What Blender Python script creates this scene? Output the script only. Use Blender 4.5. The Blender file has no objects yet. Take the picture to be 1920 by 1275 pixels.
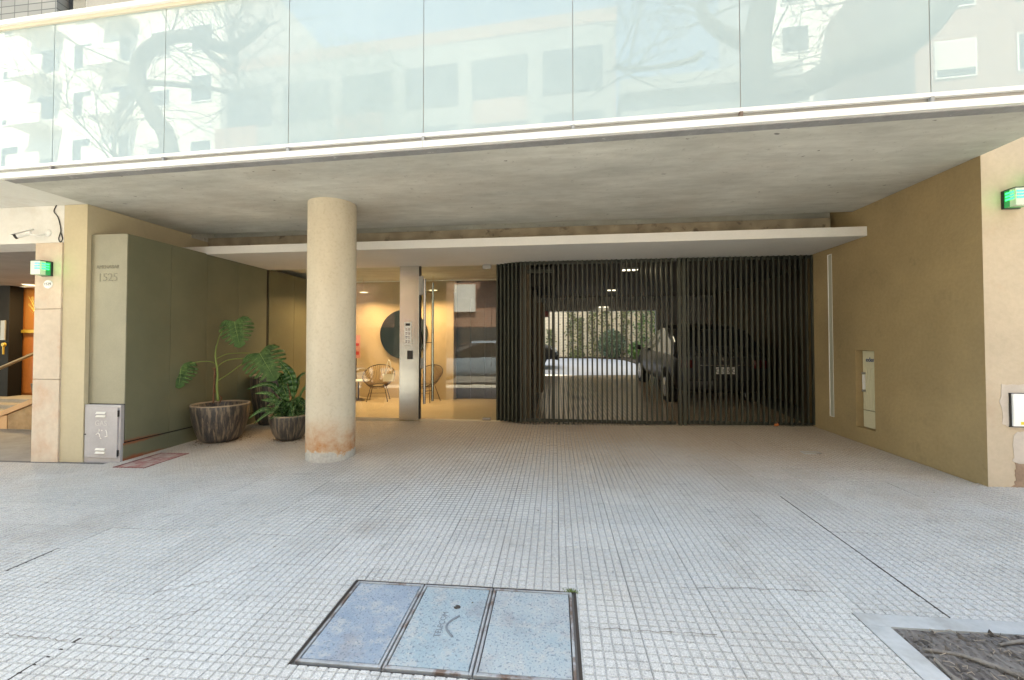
import bpy, bmesh, math, random
from mathutils import Vector, Matrix, noise as mnoise
R = math.radians
C = bpy.context.scene.collection
sc = bpy.context.scene
random.seed(7)

# ------------------------------------------------------------------ camera, sky, sun, exposure
F_PX, YAW, PITCH, SX, SY = 803.77, 0.1241, 0.0212, -18.75, -12.52
cam_d = bpy.data.cameras.new('camera'); cam = bpy.data.objects.new('camera', cam_d); C.objects.link(cam)
cam_d.sensor_width = 36.0; cam_d.lens = 36.0 * F_PX / 1920
cam_d.shift_x = -SX / 1920; cam_d.shift_y = SY / 1920
cam_d.clip_start = 0.05; cam_d.clip_end = 500
cam.matrix_world = Matrix.Translation((0, 0, 1.5)) @ Matrix.Rotation(YAW, 4, 'Z') @ Matrix.Rotation(math.pi/2 + PITCH, 4, 'X')
sc.camera = cam
SUN_EL, SUN_AZ = R(61), R(18)
w = bpy.data.worlds.new('World'); sc.world = w; w.use_nodes = True
wn = w.node_tree.nodes; wl = w.node_tree.links
sky = wn.new('ShaderNodeTexSky'); sky.sky_type = 'NISHITA'; sky.sun_disc = False
sky.sun_elevation = SUN_EL; sky.sun_rotation = -SUN_AZ; sky.air_density = 1.0; sky.dust_density = 1.5
wl.new(sky.outputs[0], wn['Background'].inputs[0]); wn['Background'].inputs[1].default_value = 0.13
sd = bpy.data.lights.new('sun', 'SUN'); sd.energy = 4.6; sd.angle = R(0.5); sd.color = (1.0, 0.93, 0.82)
so = bpy.data.objects.new('sun', sd); C.objects.link(so)
sdir = -Vector((math.cos(SUN_EL)*math.sin(SUN_AZ), math.cos(SUN_EL)*math.cos(SUN_AZ), math.sin(SUN_EL)))
so.rotation_euler = sdir.to_track_quat('-Z', 'Y').to_euler(); so.location = (0, 20, 30)
vs = sc.view_settings
sc.display_settings.display_device = 'sRGB'; vs.view_transform = 'Standard'; vs.look = 'None'; vs.gamma = 1.0
vs.use_curve_mapping = False; vs.exposure = 2.95
try:
    vs.use_white_balance = True; vs.white_balance_temperature = 7550; vs.white_balance_tint = 0
except Exception: pass

# ------------------------------------------------------------------ geometry helpers
GA, GB = 0.016, 0.016
def gz(x, y): return GA*x + GB*y
H, CZ, CZ2, XR, YR0, YG, YC, XL, YL0, YGL, BZ = 3.288, 2.889, 3.014, 4.037, 4.60, 7.3175, 6.102, -5.457, 4.847, 7.557, 2.90
def YB(x): return 3.742 - 0.033*x
def ray(px, py):
    r = (px-960-SX)/F_PX; u = -(py-637.5-SY)/F_PX
    cp, sp = math.cos(PITCH), math.sin(PITCH); dd = cp-u*sp; z = sp+u*cp
    return Vector((r*math.cos(YAW)-dd*math.sin(YAW), r*math.sin(YAW)+dd*math.cos(YAW), z))
def at(px, py, Y):
    d = ray(px, py); t = Y/d.y; return Vector((0, 0, 1.5)) + d*t
def refl(px, py, yt):                                  # where a thing seen mirrored in the balustrade stands
    d = ray(px, py); n = Vector((0.033, 1, 0)).normalized(); o = Vector((0, 0, 1.5)); q = Vector((0, 3.742, 0))
    t = (q-o).dot(n)/d.dot(n); h = o+d*t; r = d-2*d.dot(n)*n; s = (yt-h.y)/r.y
    return h+r*s

WL = {}
class MB:
    def __init__(s): s.v = []; s.f = []; s.m = []; s.mi = 0
    def quad(s, *p):
        b = len(s.v); s.v += [tuple(q) for q in p]; s.f.append(tuple(range(b, b+len(p)))); s.m.append(s.mi); return s
    def faces(s, vs_, fs):
        b = len(s.v); s.v += [tuple(q) for q in vs_]
        for f in fs: s.f.append(tuple(b+i for i in f)); s.m.append(s.mi)
        return s
    def box(s, x0, x1, y0, y1, z0, z1):
        x0, x1 = sorted((x0, x1)); y0, y1 = sorted((y0, y1)); z0, z1 = sorted((z0, z1))
        return s.faces([(x0,y0,z0),(x1,y0,z0),(x1,y1,z0),(x0,y1,z0),(x0,y0,z1),(x1,y0,z1),(x1,y1,z1),(x0,y1,z1)],
                [(3,2,1,0),(4,5,6,7),(0,1,5,4),(1,2,6,5),(2,3,7,6),(3,0,4,7)])
    def bbox(s, x0, x1, y0, y1, z0, z1, b=0.006):      # box with chamfered edges
        x0, x1 = sorted((x0, x1)); y0, y1 = sorted((y0, y1)); z0, z1 = sorted((z0, z1))
        bm = bmesh.new(); bmesh.ops.create_cube(bm, size=1)
        for v in bm.verts: v.co = Vector(((x0+x1)/2+v.co.x*(x1-x0), (y0+y1)/2+v.co.y*(y1-y0), (z0+z1)/2+v.co.z*(z1-z0)))
        bmesh.ops.bevel(bm, geom=bm.edges[:], offset=b, segments=2, affect='EDGES', profile=0.5)
        s.addbm(bm); return s
    def addbm(s, bm):
        bm.verts.index_update(); b = len(s.v); s.v += [tuple(v.co) for v in bm.verts]
        for f in bm.faces: s.f.append(tuple(b+v.index for v in f.verts)); s.m.append(s.mi)
        bm.free(); return s
    def prism(s, poly, z0, z1):                        # poly: list of (x, y), z may be a callable
        n = len(poly); a = z0 if callable(z0) else (lambda x, y: z0); c = z1 if callable(z1) else (lambda x, y: z1)
        vs_ = [(x, y, a(x, y)) for x, y in poly] + [(x, y, c(x, y)) for x, y in poly]
        return s.faces(vs_, [tuple(reversed(range(n))), tuple(range(n, 2*n))] + [(i, (i+1) % n, n+(i+1) % n, n+i) for i in range(n)])
    def lathe(s, prof, n=32, c=(0, 0, 0), cap=True):
        b = len(s.v)
        for r, z in prof:
            for k in range(n): a = 2*math.pi*k/n; s.v.append((c[0]+r*math.cos(a), c[1]+r*math.sin(a), c[2]+z))
        for i in range(len(prof)-1):
            for k in range(n):
                k2 = (k+1) % n; s.f.append((b+i*n+k, b+i*n+k2, b+(i+1)*n+k2, b+(i+1)*n+k)); s.m.append(s.mi)
        if cap:
            s.f.append(tuple(b+k for k in reversed(range(n)))); s.m.append(s.mi)
            s.f.append(tuple(b+(len(prof)-1)*n+k for k in range(n))); s.m.append(s.mi)
        return s
    def tube(s, pts, rad, n=8, closed=False):
        pts = [Vector(p) for p in pts]; rr = rad if isinstance(rad, (list, tuple)) else [rad]*len(pts)
        b = len(s.v); m = len(pts); up = Vector((0.13, 0.21, 1)).normalized(); px = None
        for i, p in enumerate(pts):
            if closed: t = pts[(i+1) % m]-pts[i-1]
            else: t = pts[min(i+1, m-1)]-pts[max(i-1, 0)]
            if t.length < 1e-9: t = Vector((0, 0, 1))
            t.normalize()
            if px is None:
                q = up if abs(t.dot(up)) < .95 else Vector((1, 0, 0)); px = t.cross(q).normalized()
            px = (px-t*px.dot(t)).normalized(); py = t.cross(px)
            for k in range(n):
                a = 2*math.pi*k/n; s.v.append(tuple(p+(px*math.cos(a)+py*math.sin(a))*rr[i]))
        for i in range(m if closed else m-1):
            j = (i+1) % m
            for k in range(n):
                k2 = (k+1) % n; s.f.append((b+i*n+k, b+i*n+k2, b+j*n+k2, b+j*n+k)); s.m.append(s.mi)
        if not closed:
            s.f.append(tuple(b+k for k in reversed(range(n)))); s.m.append(s.mi)
            s.f.append(tuple(b+(m-1)*n+k for k in range(n))); s.m.append(s.mi)
        return s
    def sphere(s, c, r, sx=1, sy=1, sz=1, n=12):
        bm = bmesh.new(); bmesh.ops.create_uvsphere(bm, u_segments=n, v_segments=max(6, n//2), radius=r)
        for v in bm.verts: v.co = Vector((c[0]+v.co.x*sx, c[1]+v.co.y*sy, c[2]+v.co.z*sz))
        return s.addbm(bm)
    def mesh(s, name, mats, smooth=False, off=None):
        me = bpy.data.meshes.new(name); o = off or Vector((0, 0, 0))
        me.from_pydata([(v[0]-o[0], v[1]-o[1], v[2]-o[2]) for v in s.v], [], s.f)
        for m in (mats if isinstance(mats, (list, tuple)) else [mats]): me.materials.append(m)
        me.polygons.foreach_set('material_index', s.m)
        if smooth is True: me.polygons.foreach_set('use_smooth', [True]*len(me.polygons))
        me.update()
        if smooth and smooth is not True: me.shade_smooth() if False else me.polygons.foreach_set('use_smooth', [True]*len(me.polygons)); me.set_sharp_from_angle(angle=R(smooth))
        return me

def thing(name, label, cat, loc=(0, 0, 0), rz=0, group=None):
    o = bpy.data.objects.new(name, None); C.objects.link(o); o.location = loc; o.rotation_euler = (0, 0, rz)
    o.empty_display_size = 0.1; o['label'] = label; o['category'] = cat
    if group: o['group'] = group
    WL[o.name] = Vector(loc); return o
def obj(name, mb, mats, parent=None, smooth=False, local=False, label=None):
    off = Vector((0, 0, 0))
    if parent is not None and not local: off = WL.get(parent.name, Vector((0, 0, 0)))
    me = mb if isinstance(mb, bpy.types.Mesh) else mb.mesh(name, mats, smooth, off)
    o = bpy.data.objects.new(name, me); C.objects.link(o)
    if parent is not None: o.parent = parent
    WL[o.name] = off
    if label: o['label'] = label
    return o
def tag(o, label=None, cat=None, group=None, kind=None):
    if label: o['label'] = label
    if cat: o['category'] = cat
    if group: o['group'] = group
    if kind: o['kind'] = kind
    return o
def struct(name, mb, mats, **k): return tag(obj(name, mb, mats, **k), kind='structure')
def copy_tree(o, parent=None):
    c = o.copy(); C.objects.link(c); c.parent = parent; WL[c.name] = WL.get(o.name, Vector((0, 0, 0)))
    for ch in o.children: copy_tree(ch, c)
    return c
def text_mesh(s, size, depth=0.002, align='CENTER'):
    cu = bpy.data.curves.new('lettering', 'FONT'); cu.body = s; cu.size = size; cu.extrude = depth; cu.align_x = align; cu.align_y = 'CENTER'
    o = bpy.data.objects.new('lettering', cu); C.objects.link(o)
    dg = bpy.context.evaluated_depsgraph_get(); me = bpy.data.meshes.new_from_object(o.evaluated_get(dg))
    bpy.data.objects.remove(o); bpy.data.curves.remove(cu); return me
def text(s, size, loc, facing, mat, parent, name='lettering', depth=0.002, sx=1):
    me = text_mesh(s, size, depth); me.materials.clear(); me.materials.append(mat)
    M = {'-y': Matrix.Rotation(math.pi/2, 4, 'X'), '-x': Matrix.Rotation(-math.pi/2, 4, 'Z') @ Matrix.Rotation(math.pi/2, 4, 'X'),
         'up': Matrix.Identity(4), 'upr': Matrix.Rotation(math.pi/2, 4, 'Z')}[facing]
    off = WL.get(parent.name, Vector((0, 0, 0)))
    me.transform(Matrix.Translation(Vector(loc)-off) @ M @ Matrix.Diagonal((sx, 1, 1, 1)))
    o = bpy.data.objects.new(name, me); C.objects.link(o); o.parent = parent; return o

# ------------------------------------------------------------------ material helpers
class NM:
    def __init__(s, name):
        s.mat = bpy.data.materials.new(name); s.mat.use_nodes = True; s.t = s.mat.node_tree; s.b = s.t.nodes['Principled BSDF']
    def n(s, ty, **k):
        x = s.t.nodes.new(ty)
        for a, v in k.items(): setattr(x, a, v)
        return x
    def l(s, a, b): s.t.links.new(a, b)
    def set(s, **k):
        for a, v in k.items():
            i = s.b.inputs[a.replace('_', ' ')]; i.default_value = v
        return s
    def pos(s):
        g = s.n('ShaderNodeNewGeometry'); return g.outputs['Position']
    def objc(s):
        g = s.n('ShaderNodeTexCoord'); return g.outputs['Object']
    def noise(s, vec, scale, detail=4, rough=.55, sc_=(1, 1, 1)):
        mp = s.n('ShaderNodeMapping'); mp.inputs['Scale'].default_value = sc_; s.l(vec, mp.inputs[0])
        x = s.n('ShaderNodeTexNoise'); x.inputs['Scale'].default_value = scale; x.inputs['Detail'].default_value = detail
        x.inputs['Roughness'].default_value = rough; s.l(mp.outputs[0], x.inputs['Vector']); return x.outputs[0]
    def ramp(s, fac, stops):
        x = s.n('ShaderNodeValToRGB'); e = x.color_ramp.elements
        while len(e) < len(stops): e.new(0.5)
        for i, (p, c) in enumerate(stops):
            e[i].position = p; e[i].color = (c, c, c, 1) if isinstance(c, (int, float)) else (*c, 1)
        s.l(fac, x.inputs[0]); return x.outputs[0]
    def mix(s, fac, a, b, mode='MIX'):
        x = s.n('ShaderNodeMix', data_type='RGBA', blend_type=mode)
        for i, v in ((0, fac), (6, a), (7, b)):
            if isinstance(v, (int, float)): x.inputs[i].default_value = v
            elif isinstance(v, tuple): x.inputs[i].default_value = (*v, 1)
            else: s.l(v, x.inputs[i])
        return x.outputs[2]
    def math(s, op, a, b=0.0):
        x = s.n('ShaderNodeMath', operation=op)
        for i, v in ((0, a), (1, b)):
            if isinstance(v, (int, float)): x.inputs[i].default_value = v
            else: s.l(v, x.inputs[i])
        return x.outputs[0]
    def col(s, c):
        if isinstance(c, tuple): s.b.inputs['Base Color'].default_value = (*c, 1)
        else: s.l(c, s.b.inputs['Base Color'])
        return s
    def bump(s, h, strength=.3, dist=.01):
        x = s.n('ShaderNodeBump'); x.inputs['Strength'].default_value = strength; x.inputs['Distance'].default_value = dist
        s.l(h, x.inputs['Height']); s.l(x.outputs[0], s.b.inputs['Normal']); return s

def mul(c, k): return tuple(min(1, a*k) for a in c)
def surf(name, c, rough=.8, var=.18, sc1=1.2, sc2=40, bump=.15, bdist=.004, metal=0, stain=None, stain_amt=.4, stain_sc=1.5, streak=(1, 1, 1), spec=.4, thr=(.52, .7)):
    m = NM(name); p = m.pos()
    n1 = m.noise(p, sc1, 6, .6, streak); n2 = m.noise(p, sc2, 3)
    base = m.mix(m.ramp(n1, [(.3, 0.0), (.7, 1.0)]), mul(c, 1-var), mul(c, 1+var*.7))
    base = m.mix(m.ramp(n2, [(.35, 0.0), (.65, 1.0)]), base, m.mix(1.0, base, (1-var*.5,)*3, 'MULTIPLY'))
    if stain:
        n3 = m.noise(p, stain_sc, 8, .65)
        base = m.mix(m.math('MULTIPLY', m.ramp(n3, [(thr[0], 0.0), (thr[1], 1.0)]), stain_amt), base, stain)
    m.col(base); m.set(Roughness=rough, Metallic=metal); m.b.inputs['Specular IOR Level'].default_value = spec
    if bump: m.bump(n2, bump, bdist)
    return m.mat
def plain(name, c, rough=.5, metal=0, emit=None, es=1.0, spec=.5):
    m = NM(name); m.col(c); m.set(Roughness=rough, Metallic=metal); m.b.inputs['Specular IOR Level'].default_value = spec
    if emit: m.b.inputs['Emission Color'].default_value = (*emit, 1); m.b.inputs['Emission Strength'].default_value = es
    return m.mat

# tile: terrazzo cell with per-tile tint, speckle, wear and painted brown shade under the canopy
def tile_mat(name, c, groove=False):
    m = NM(name); p = m.pos()
    mp = m.n('ShaderNodeMapping'); mp.inputs['Location'].default_value = (-2.02/.4+50, -2.70/.4+50, 0); mp.inputs['Scale'].default_value = (2.5, 2.5, 0); m.l(p, mp.inputs[0])
    fl = m.n('ShaderNodeVectorMath', operation='FLOOR'); m.l(mp.outputs[0], fl.inputs[0])
    wnz = m.n('ShaderNodeTexWhiteNoise', noise_dimensions='3D'); m.l(fl.outputs[0], wnz.inputs[0])
    base = m.mix(wnz.outputs[0], mul(c, .93), mul(c, 1.06))
    big = m.noise(p, .55, 5, .6)
    base = m.mix(m.ramp(big, [(.35, 0.0), (.65, 1.0)]), base, m.mix(1.0, base, (.90, .87, .83), 'MULTIPLY'))
    brn = m.noise(p, 1.1, 8, .7)
    base = m.mix(m.math('MULTIPLY', m.ramp(brn, [(.55, 0.0), (.72, 1.0)]), .35), base, (.25, .18, .13))
    dk = m.noise(p, 7, 7, .7)
    base = m.mix(m.math('MULTIPLY', m.ramp(dk, [(.56, 0.0), (.68, 1.0)]), .45), base, mul(c, .5))
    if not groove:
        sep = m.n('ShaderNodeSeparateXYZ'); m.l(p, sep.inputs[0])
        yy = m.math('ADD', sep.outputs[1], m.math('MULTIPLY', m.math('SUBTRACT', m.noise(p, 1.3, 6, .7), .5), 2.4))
        base = m.mix(m.math('MULTIPLY', m.ramp(m.math('DIVIDE', yy, 10.0), [(.38, 0.0), (.62, 1.0)]), .78), base, mul((c[0]*.74, c[1]*.54, c[2]*.36), 1.0))  # warm bounce and shade under the canopy painted in, with some dirt
    sp = m.noise(p, 130, 2, .7)
    base = m.mix(m.ramp(sp, [(.36, 1.0), (.46, 0.0)]), base, mul(c, .62))
    base = m.mix(m.math('MULTIPLY', m.ramp(sp, [(.56, 0.0), (.64, 1.0)]), .6), base, mul(c, 1.3))
    m.col(base); m.set(Roughness=.62 if not groove else .9); m.b.inputs['Specular IOR Level'].default_value = .35
    m.bump(sp, .25, .002); return m.mat
M = {}
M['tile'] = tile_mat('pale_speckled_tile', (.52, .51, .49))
M['groove'] = tile_mat('tile_groove', (.40, .395, .38), True)
M['mortar'] = surf('dark_mortar', (.16, .15, .14), .95)
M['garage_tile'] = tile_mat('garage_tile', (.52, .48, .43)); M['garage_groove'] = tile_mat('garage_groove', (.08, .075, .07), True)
M['garage_tile'].node_tree.nodes['Principled BSDF'].inputs['Roughness'].default_value = .20

def concrete_ceiling():
    m = NM('raw_board_concrete'); p = m.pos()
    a = m.noise(p, 1.0, 7, .6, (.7, 1.6, 1)); b = m.noise(p, 5, 7, .7, (.45, 1.5, 1)); c = m.noise(p, 22, 5, .6)
    base = m.mix(m.ramp(a, [(.3, 0.0), (.7, 1.0)]), (.47, .47, .435), (.68, .67, .62))
    base = m.mix(m.ramp(b, [(.36, 0.0), (.62, 1.0)]), m.mix(1.0, base, (.84, .83, .82), 'MULTIPLY'), base)
    vo = m.n('ShaderNodeTexVoronoi'); vo.inputs['Scale'].default_value = 3.1; mp = m.n('ShaderNodeMapping'); mp.inputs['Scale'].default_value = (1.0, 1.5, 1); m.l(p, mp.inputs[0])
    wb = m.noise(p, 9, 4, .6); m.l(m.mix(.12, mp.outputs[0], wb), vo.inputs['Vector'])
    base = m.mix(m.math('MULTIPLY', m.ramp(vo.outputs[0], [(.040, 1.0), (.065, 0.0)]), .8), base, (.10, .09, .085))
    spot = m.noise(p, 13, 4, .8)
    base = m.mix(m.math('MULTIPLY', m.ramp(spot, [(.61, 0.0), (.69, 1.0)]), .5), base, (.22, .21, .19))
    br = m.noise(p, .7, 6, .6)
    base = m.mix(m.math('MULTIPLY', m.ramp(br, [(.5, 0.0), (.7, 1.0)]), .25), base, (.33, .26, .19))
    m.col(base); m.set(Roughness=.85); m.bump(m.mix(.5, b, c), .5, .012); return m.mat
M['soffit'] = concrete_ceiling()
M['soffit_strip'] = surf('painted_drip_strip', (.30, .30, .31), .7, .2, 3, 30, stain=(.55, .55, .55), stain_amt=.6, stain_sc=9, thr=(.62, .68))
M['concrete'] = surf('bare_concrete', (.45, .42, .36), .85, .15, 2, 30, .2)
M['beam'] = surf('rough_cast_beam', (.42, .36, .27), .9, .35, 4, 16, .4, .01, stain=(.13, .10, .08), stain_amt=.8, stain_sc=6, thr=(.58, .68))

def column_mat():
    m = NM('column_concrete'); p = m.pos()
    sep = m.n('ShaderNodeSeparateXYZ'); m.l(p, sep.inputs[0])
    n1 = m.noise(p, 2.5, 7, .6, (1, 1, .35)); n2 = m.noise(p, 30, 4)
    base = m.mix(m.ramp(n1, [(.3, 0.0), (.7, 1.0)]), (.49, .425, .325), (.60, .535, .425))
    base = m.mix(m.ramp(n2, [(.3, 0.0), (.5, 1.0)]), m.mix(1.0, base, (.9, .89, .87), 'MULTIPLY'), base)
    # damp rust band with ragged upper edge, clean cement foot below
    z = m.math('ADD', sep.outputs[2], m.math('MULTIPLY', m.noise(p, 4, 6, .7), .34))
    band = m.math('MULTIPLY', m.ramp(z, [(.30, 0.0), (.33, 1.0)]), m.ramp(z, [(.42, 1.0), (.78, 0.0)]))
    rust = m.mix(m.ramp(m.noise(p, 10, 6, .7), [(.35, 0.0), (.65, 1.0)]), (.50, .37, .25), (.40, .17, .055))
    base = m.mix(m.math('MULTIPLY', band, .95), base, rust)
    foot = m.ramp(z, [(.30, 1.0), (.325, 0.0)])
    base = m.mix(foot, base, m.mix(m.ramp(n2, [(.3, 0.0), (.7, 1.0)]), (.36, .34, .31), (.50, .47, .43)))
    dk = m.noise(p, 16, 3, .8); base = m.mix(m.math('MULTIPLY', m.ramp(dk, [(.70, 0.0), (.74, 1.0)]), .5), base, (.18, .15, .12))
    m.col(base); m.set(Roughness=.8); m.bump(n2, .15, .004); return m.mat
M['column'] = column_mat()
M['front_wall'] = surf('beige_render', (.51, .425, .32), .9, .12, 1.5, 26, .35, .006, stain=(.40, .25, .16), stain_amt=.35, stain_sc=2, thr=(.55, .72))
M['side_wall'] = surf('olive_render', (.37, .275, .145), .9, .17, 1.0, 26, .4, .008, stain=(.17, .135, .08), stain_amt=.35, stain_sc=3.4, thr=(.60, .74))
M['pier'] = surf('yellow_beige_render', (.52, .45, .31), .9, .10, 1.5, 24, .3, .005)
M['stone'] = surf('pinkish_stone', (.62, .52, .41), .75, .14, 1.8, 20, .1, .003, stain=(.50, .28, .17), stain_amt=.5, stain_sc=2.4, thr=(.5, .7))
M['plaster'] = surf('white_plaster', (.72, .71, .68), .9, .08, 1.5, 20, .2, .01, stain=(.50, .44, .36), stain_amt=.4, stain_sc=2)
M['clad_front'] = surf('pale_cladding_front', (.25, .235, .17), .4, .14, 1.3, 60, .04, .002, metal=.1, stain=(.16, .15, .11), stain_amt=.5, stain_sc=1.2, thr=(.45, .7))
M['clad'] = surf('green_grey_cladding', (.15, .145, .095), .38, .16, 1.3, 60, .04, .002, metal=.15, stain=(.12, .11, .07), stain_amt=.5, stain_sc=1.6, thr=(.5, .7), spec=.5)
def rusty():
    m = NM('cladding_with_rust_edges'); p = m.pos(); sep = m.n('ShaderNodeSeparateXYZ'); m.l(p, sep.inputs[0])
    n1 = m.noise(p, 1.3, 6, .6); base = m.mix(m.ramp(n1, [(.3, 0.0), (.7, 1.0)]), (.12, .125, .08), (.165, .165, .105))
    nz = m.noise(p, 6, 6, .7, (1, .6, 1))
    y = m.ramp(m.math('ADD', m.math('MULTIPLY', sep.outputs[1], .5), m.math('MULTIPLY', nz, .5)), [(.0, 1.0), (1.0, 1.0)])
    zz = m.math('ABSOLUTE', m.math('SUBTRACT', sep.outputs[2], .222)); zz = m.math('ADD', zz, m.math('MULTIPLY', m.math('SUBTRACT', sep.outputs[1], 4.85), .055))
    zz = m.math('ADD', zz, m.math('MULTIPLY', m.math('SUBTRACT', nz, .5), .10)); r1 = m.ramp(zz, [(.015, 1.0), (.045, 0.0)])
    z2 = m.math('ADD', m.math('ABSOLUTE', m.math('SUBTRACT', sep.outputs[2], .0)), m.math('MULTIPLY', m.math('SUBTRACT', sep.outputs[1], 4.85), .055))
    z2 = m.math('ADD', z2, m.math('MULTIPLY', m.math('SUBTRACT', nz, .5), .14)); r2 = m.ramp(z2, [(.02, 1.0), (.06, 0.0)])
    base = m.mix(m.math('MAXIMUM', r1, r2), base, (.24, .075, .03))
    m.col(base); m.set(Roughness=.5); return m.mat
M['clad_rust'] = rusty()
M['white_metal'] = surf('white_lacquered_aluminium', (.78, .78, .77), .35, .04, 2, 40, 0)
M['grey_metal'] = plain('grey_aluminium', (.30, .30, .29), .45, .6)
M['canopy'] = surf('white_painted_canopy', (.66, .65, .63), .7, .06, 1.2, 30, .05)
M['slat'] = surf('olive_black_slat_paint', (.042, .045, .034), .45, .15, 2, 50, .03, metal=.2)
M['steel'] = None
def steel():
    m = NM('brushed_steel'); p = m.pos(); n = m.noise(p, 3, 3, .5, (1, 1, 90)); wv = m.noise(p, 1.3, 2, .5)
    m.col(m.mix(n, (.50, .49, .46), (.66, .65, .61))); m.set(Metallic=1.0, Roughness=.22); m.bump(wv, .25, .03); return m.mat
M['steel'] = steel()
M['chrome'] = plain('polished_steel', (.42, .41, .40), .22, 1)
M['black'] = plain('black_plastic', (.015, .015, .015), .35)
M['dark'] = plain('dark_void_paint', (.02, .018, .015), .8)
M['white'] = plain('white_enamel', (.8, .8, .8), .3)
def clear_glass(name, tint=(.93, .97, .95), rr=0.09):
    m = NM(name); t = m.t; out = t.nodes['Material Output']
    tr = m.n('ShaderNodeBsdfTransparent'); tr.inputs[0].default_value = (*tint, 1)
    gl = m.n('ShaderNodeBsdfGlossy'); gl.inputs['Roughness'].default_value = 0.0; gl.inputs[0].default_value = (1, 1, 1, 1)
    fr = m.n('ShaderNodeFresnel'); fr.inputs[0].default_value = 1.75
    ge = m.n('ShaderNodeNewGeometry'); ff = m.math('MULTIPLY', fr.outputs[0], m.math('SUBTRACT', 1.0, ge.outputs['Backfacing']))
    mx = m.n('ShaderNodeMixShader'); m.l(ff, mx.inputs[0]); m.l(tr.outputs[0], mx.inputs[1]); m.l(gl.outputs[0], mx.inputs[2]); m.l(mx.outputs[0], out.inputs[0]); return m.mat
M['glass'] = clear_glass('clear_glass')
def frosted():
    m = NM('frosted_mint_glass'); t = m.t; out = t.nodes['Material Output']; p = m.pos()
    d = m.n('ShaderNodeBsdfDiffuse'); n1 = m.noise(p, .8, 4, .5)
    m.l(m.mix(m.ramp(n1, [(.3, 0.0), (.7, 1.0)]), (.345, .43, .465), (.38, .465, .495)), d.inputs[0])
    gl = m.n('ShaderNodeBsdfGlossy'); gl.inputs['Roughness'].default_value = 0.0; gl.inputs[0].default_value = (1, 1, 1, 1)
    fr = m.n('ShaderNodeFresnel'); fr.inputs[0].default_value = 1.62
    mx = m.n('ShaderNodeMixShader'); m.l(fr.outputs[0], mx.inputs[0]); m.l(d.outputs[0], mx.inputs[1]); m.l(gl.outputs[0], mx.inputs[2]); m.l(mx.outputs[0], out.inputs[0]); return m.mat
M['frosted'] = frosted()
# ================================================================== GROUND
EXC = [(-1.235, .115, 1.875, 2.57), (1.55, 4.6, .55, 2.515)]            # telecom lids, tree pit
def rsub(rects, ex):
    out = []
    for (a, b, c, d) in rects:
        e, f, g, h = ex
        if f <= a or e >= b or h <= c or g >= d: out.append((a, b, c, d)); continue
        if a < e: out.append((a, e, c, d)); a = e
        if b > f: out.append((f, b, c, d)); b = f
        if c < g: out.append((a, b, c, g))
        if d > h: out.append((a, b, h, d))
    return [r for r in out if r[1]-r[0] > .004 and r[3]-r[2] > .004]
T = .4; P = .05
def tile_mb(x0, y0, exc=(), seed=0, mb=None, z=lambda x, y: 0.0, ox=0, oy=0):
    """8 x 8 raised cells on a base plate; x0, y0 the corner"""
    rnd = random.Random(seed); mb = mb or MB()
    g = .0007
    base = [(x0+g, x0+T-g, y0+g, y0+T-g)]
    for e in exc: base = rsub(base, e)
    mb.mi = 0
    for a, b, c, d in base:
        mb.quad((a-ox, c-oy, z(a, c)), (b-ox, c-oy, z(b, c)), (b-ox, d-oy, z(b, d)), (a-ox, d-oy, z(a, d)))
    mb.mi = 1
    for i in range(8):
        for j in range(8):
            a, c = x0+i*P+.0042, y0+j*P+.0032; b, d = x0+(i+1)*P-.0042, y0+(j+1)*P-.0032
            rs = [(a, b, c, d)]
            for e in exc: rs = rsub(rs, e)
            for a, b, c, d in rs:
                hh = .0050+rnd.uniform(-.0010, .0006); q = .0020
                w_ = [rnd.uniform(-.0007, .0007) for _ in range(4)]
                v = [(a, c), (b, c), (b, d), (a, d)]
                t = [(a+q+w_[0], c+q+w_[1]), (b-q+w_[2], c+q), (b-q, d-q+w_[3]), (a+q, d-q+w_[0])]
                mb.faces([(x-ox, y-oy, z(x, y)) for x, y in v]+[(x-ox, y-oy, z(x, y)+hh) for x, y in t],
                         [(4, 5, 6, 7), (0, 1, 5, 4), (1, 2, 6, 5), (2, 3, 7, 6), (3, 0, 4, 7)])
    return mb
def holes(x0, x1, y0, y1, exc, zf, mb, step=None):
    rs = [(x0, x1, y0, y1)]
    for e in exc: rs = rsub(rs, e)
    for a, b, c, d in rs: mb.quad((a, c, zf(a, c)), (b, c, zf(b, c)), (b, d, zf(b, d)), (a, d, zf(a, d)))
    return mb
zs = lambda x, y: gz(x, y)-.010
mb = MB(); holes(-26, 16, -.45, 4.80, EXC[1:], zs, mb); holes(-5.47, 4.06, 4.80, 7.56, [], zs, mb)
sidewalk = struct('sidewalk', mb, M['mortar'])
sidewalk['label'] = 'pale tiled pavement in front of the building'
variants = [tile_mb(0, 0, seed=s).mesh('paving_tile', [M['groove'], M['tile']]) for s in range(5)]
def in_front_zone(cx, cy):
    if cy < 4.72: return -9.6 < cx < 6.6 and cy > 0.2
    return -5.45 < cx < 4.05 and cy < 7.5
tiles = []
for i in range(-30, 13):
    for j in range(-7, 13):
        x0, y0 = 2.02+i*T, 2.70+j*T
        if y0 < .2 or not in_front_zone(x0+T/2, y0+T/2): continue
        dvec = Vector((x0+T/2, y0+T/2, gz(x0, y0)-1.5))
        rx = dvec.x*math.cos(YAW)+dvec.y*math.sin(YAW); dz = -dvec.x*math.sin(YAW)+dvec.y*math.cos(YAW)
        vis = dz > 0 and abs(rx/dz*F_PX-18.75) < 960+60 and dvec.z/dz*-F_PX < 700
        tiles.append((not vis, dvec.length, x0, y0, i, j))
tiles.sort()
stuff = MB(); PIT = EXC
lim = [(-26, XL-.0, 4.80, 20)]
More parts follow.
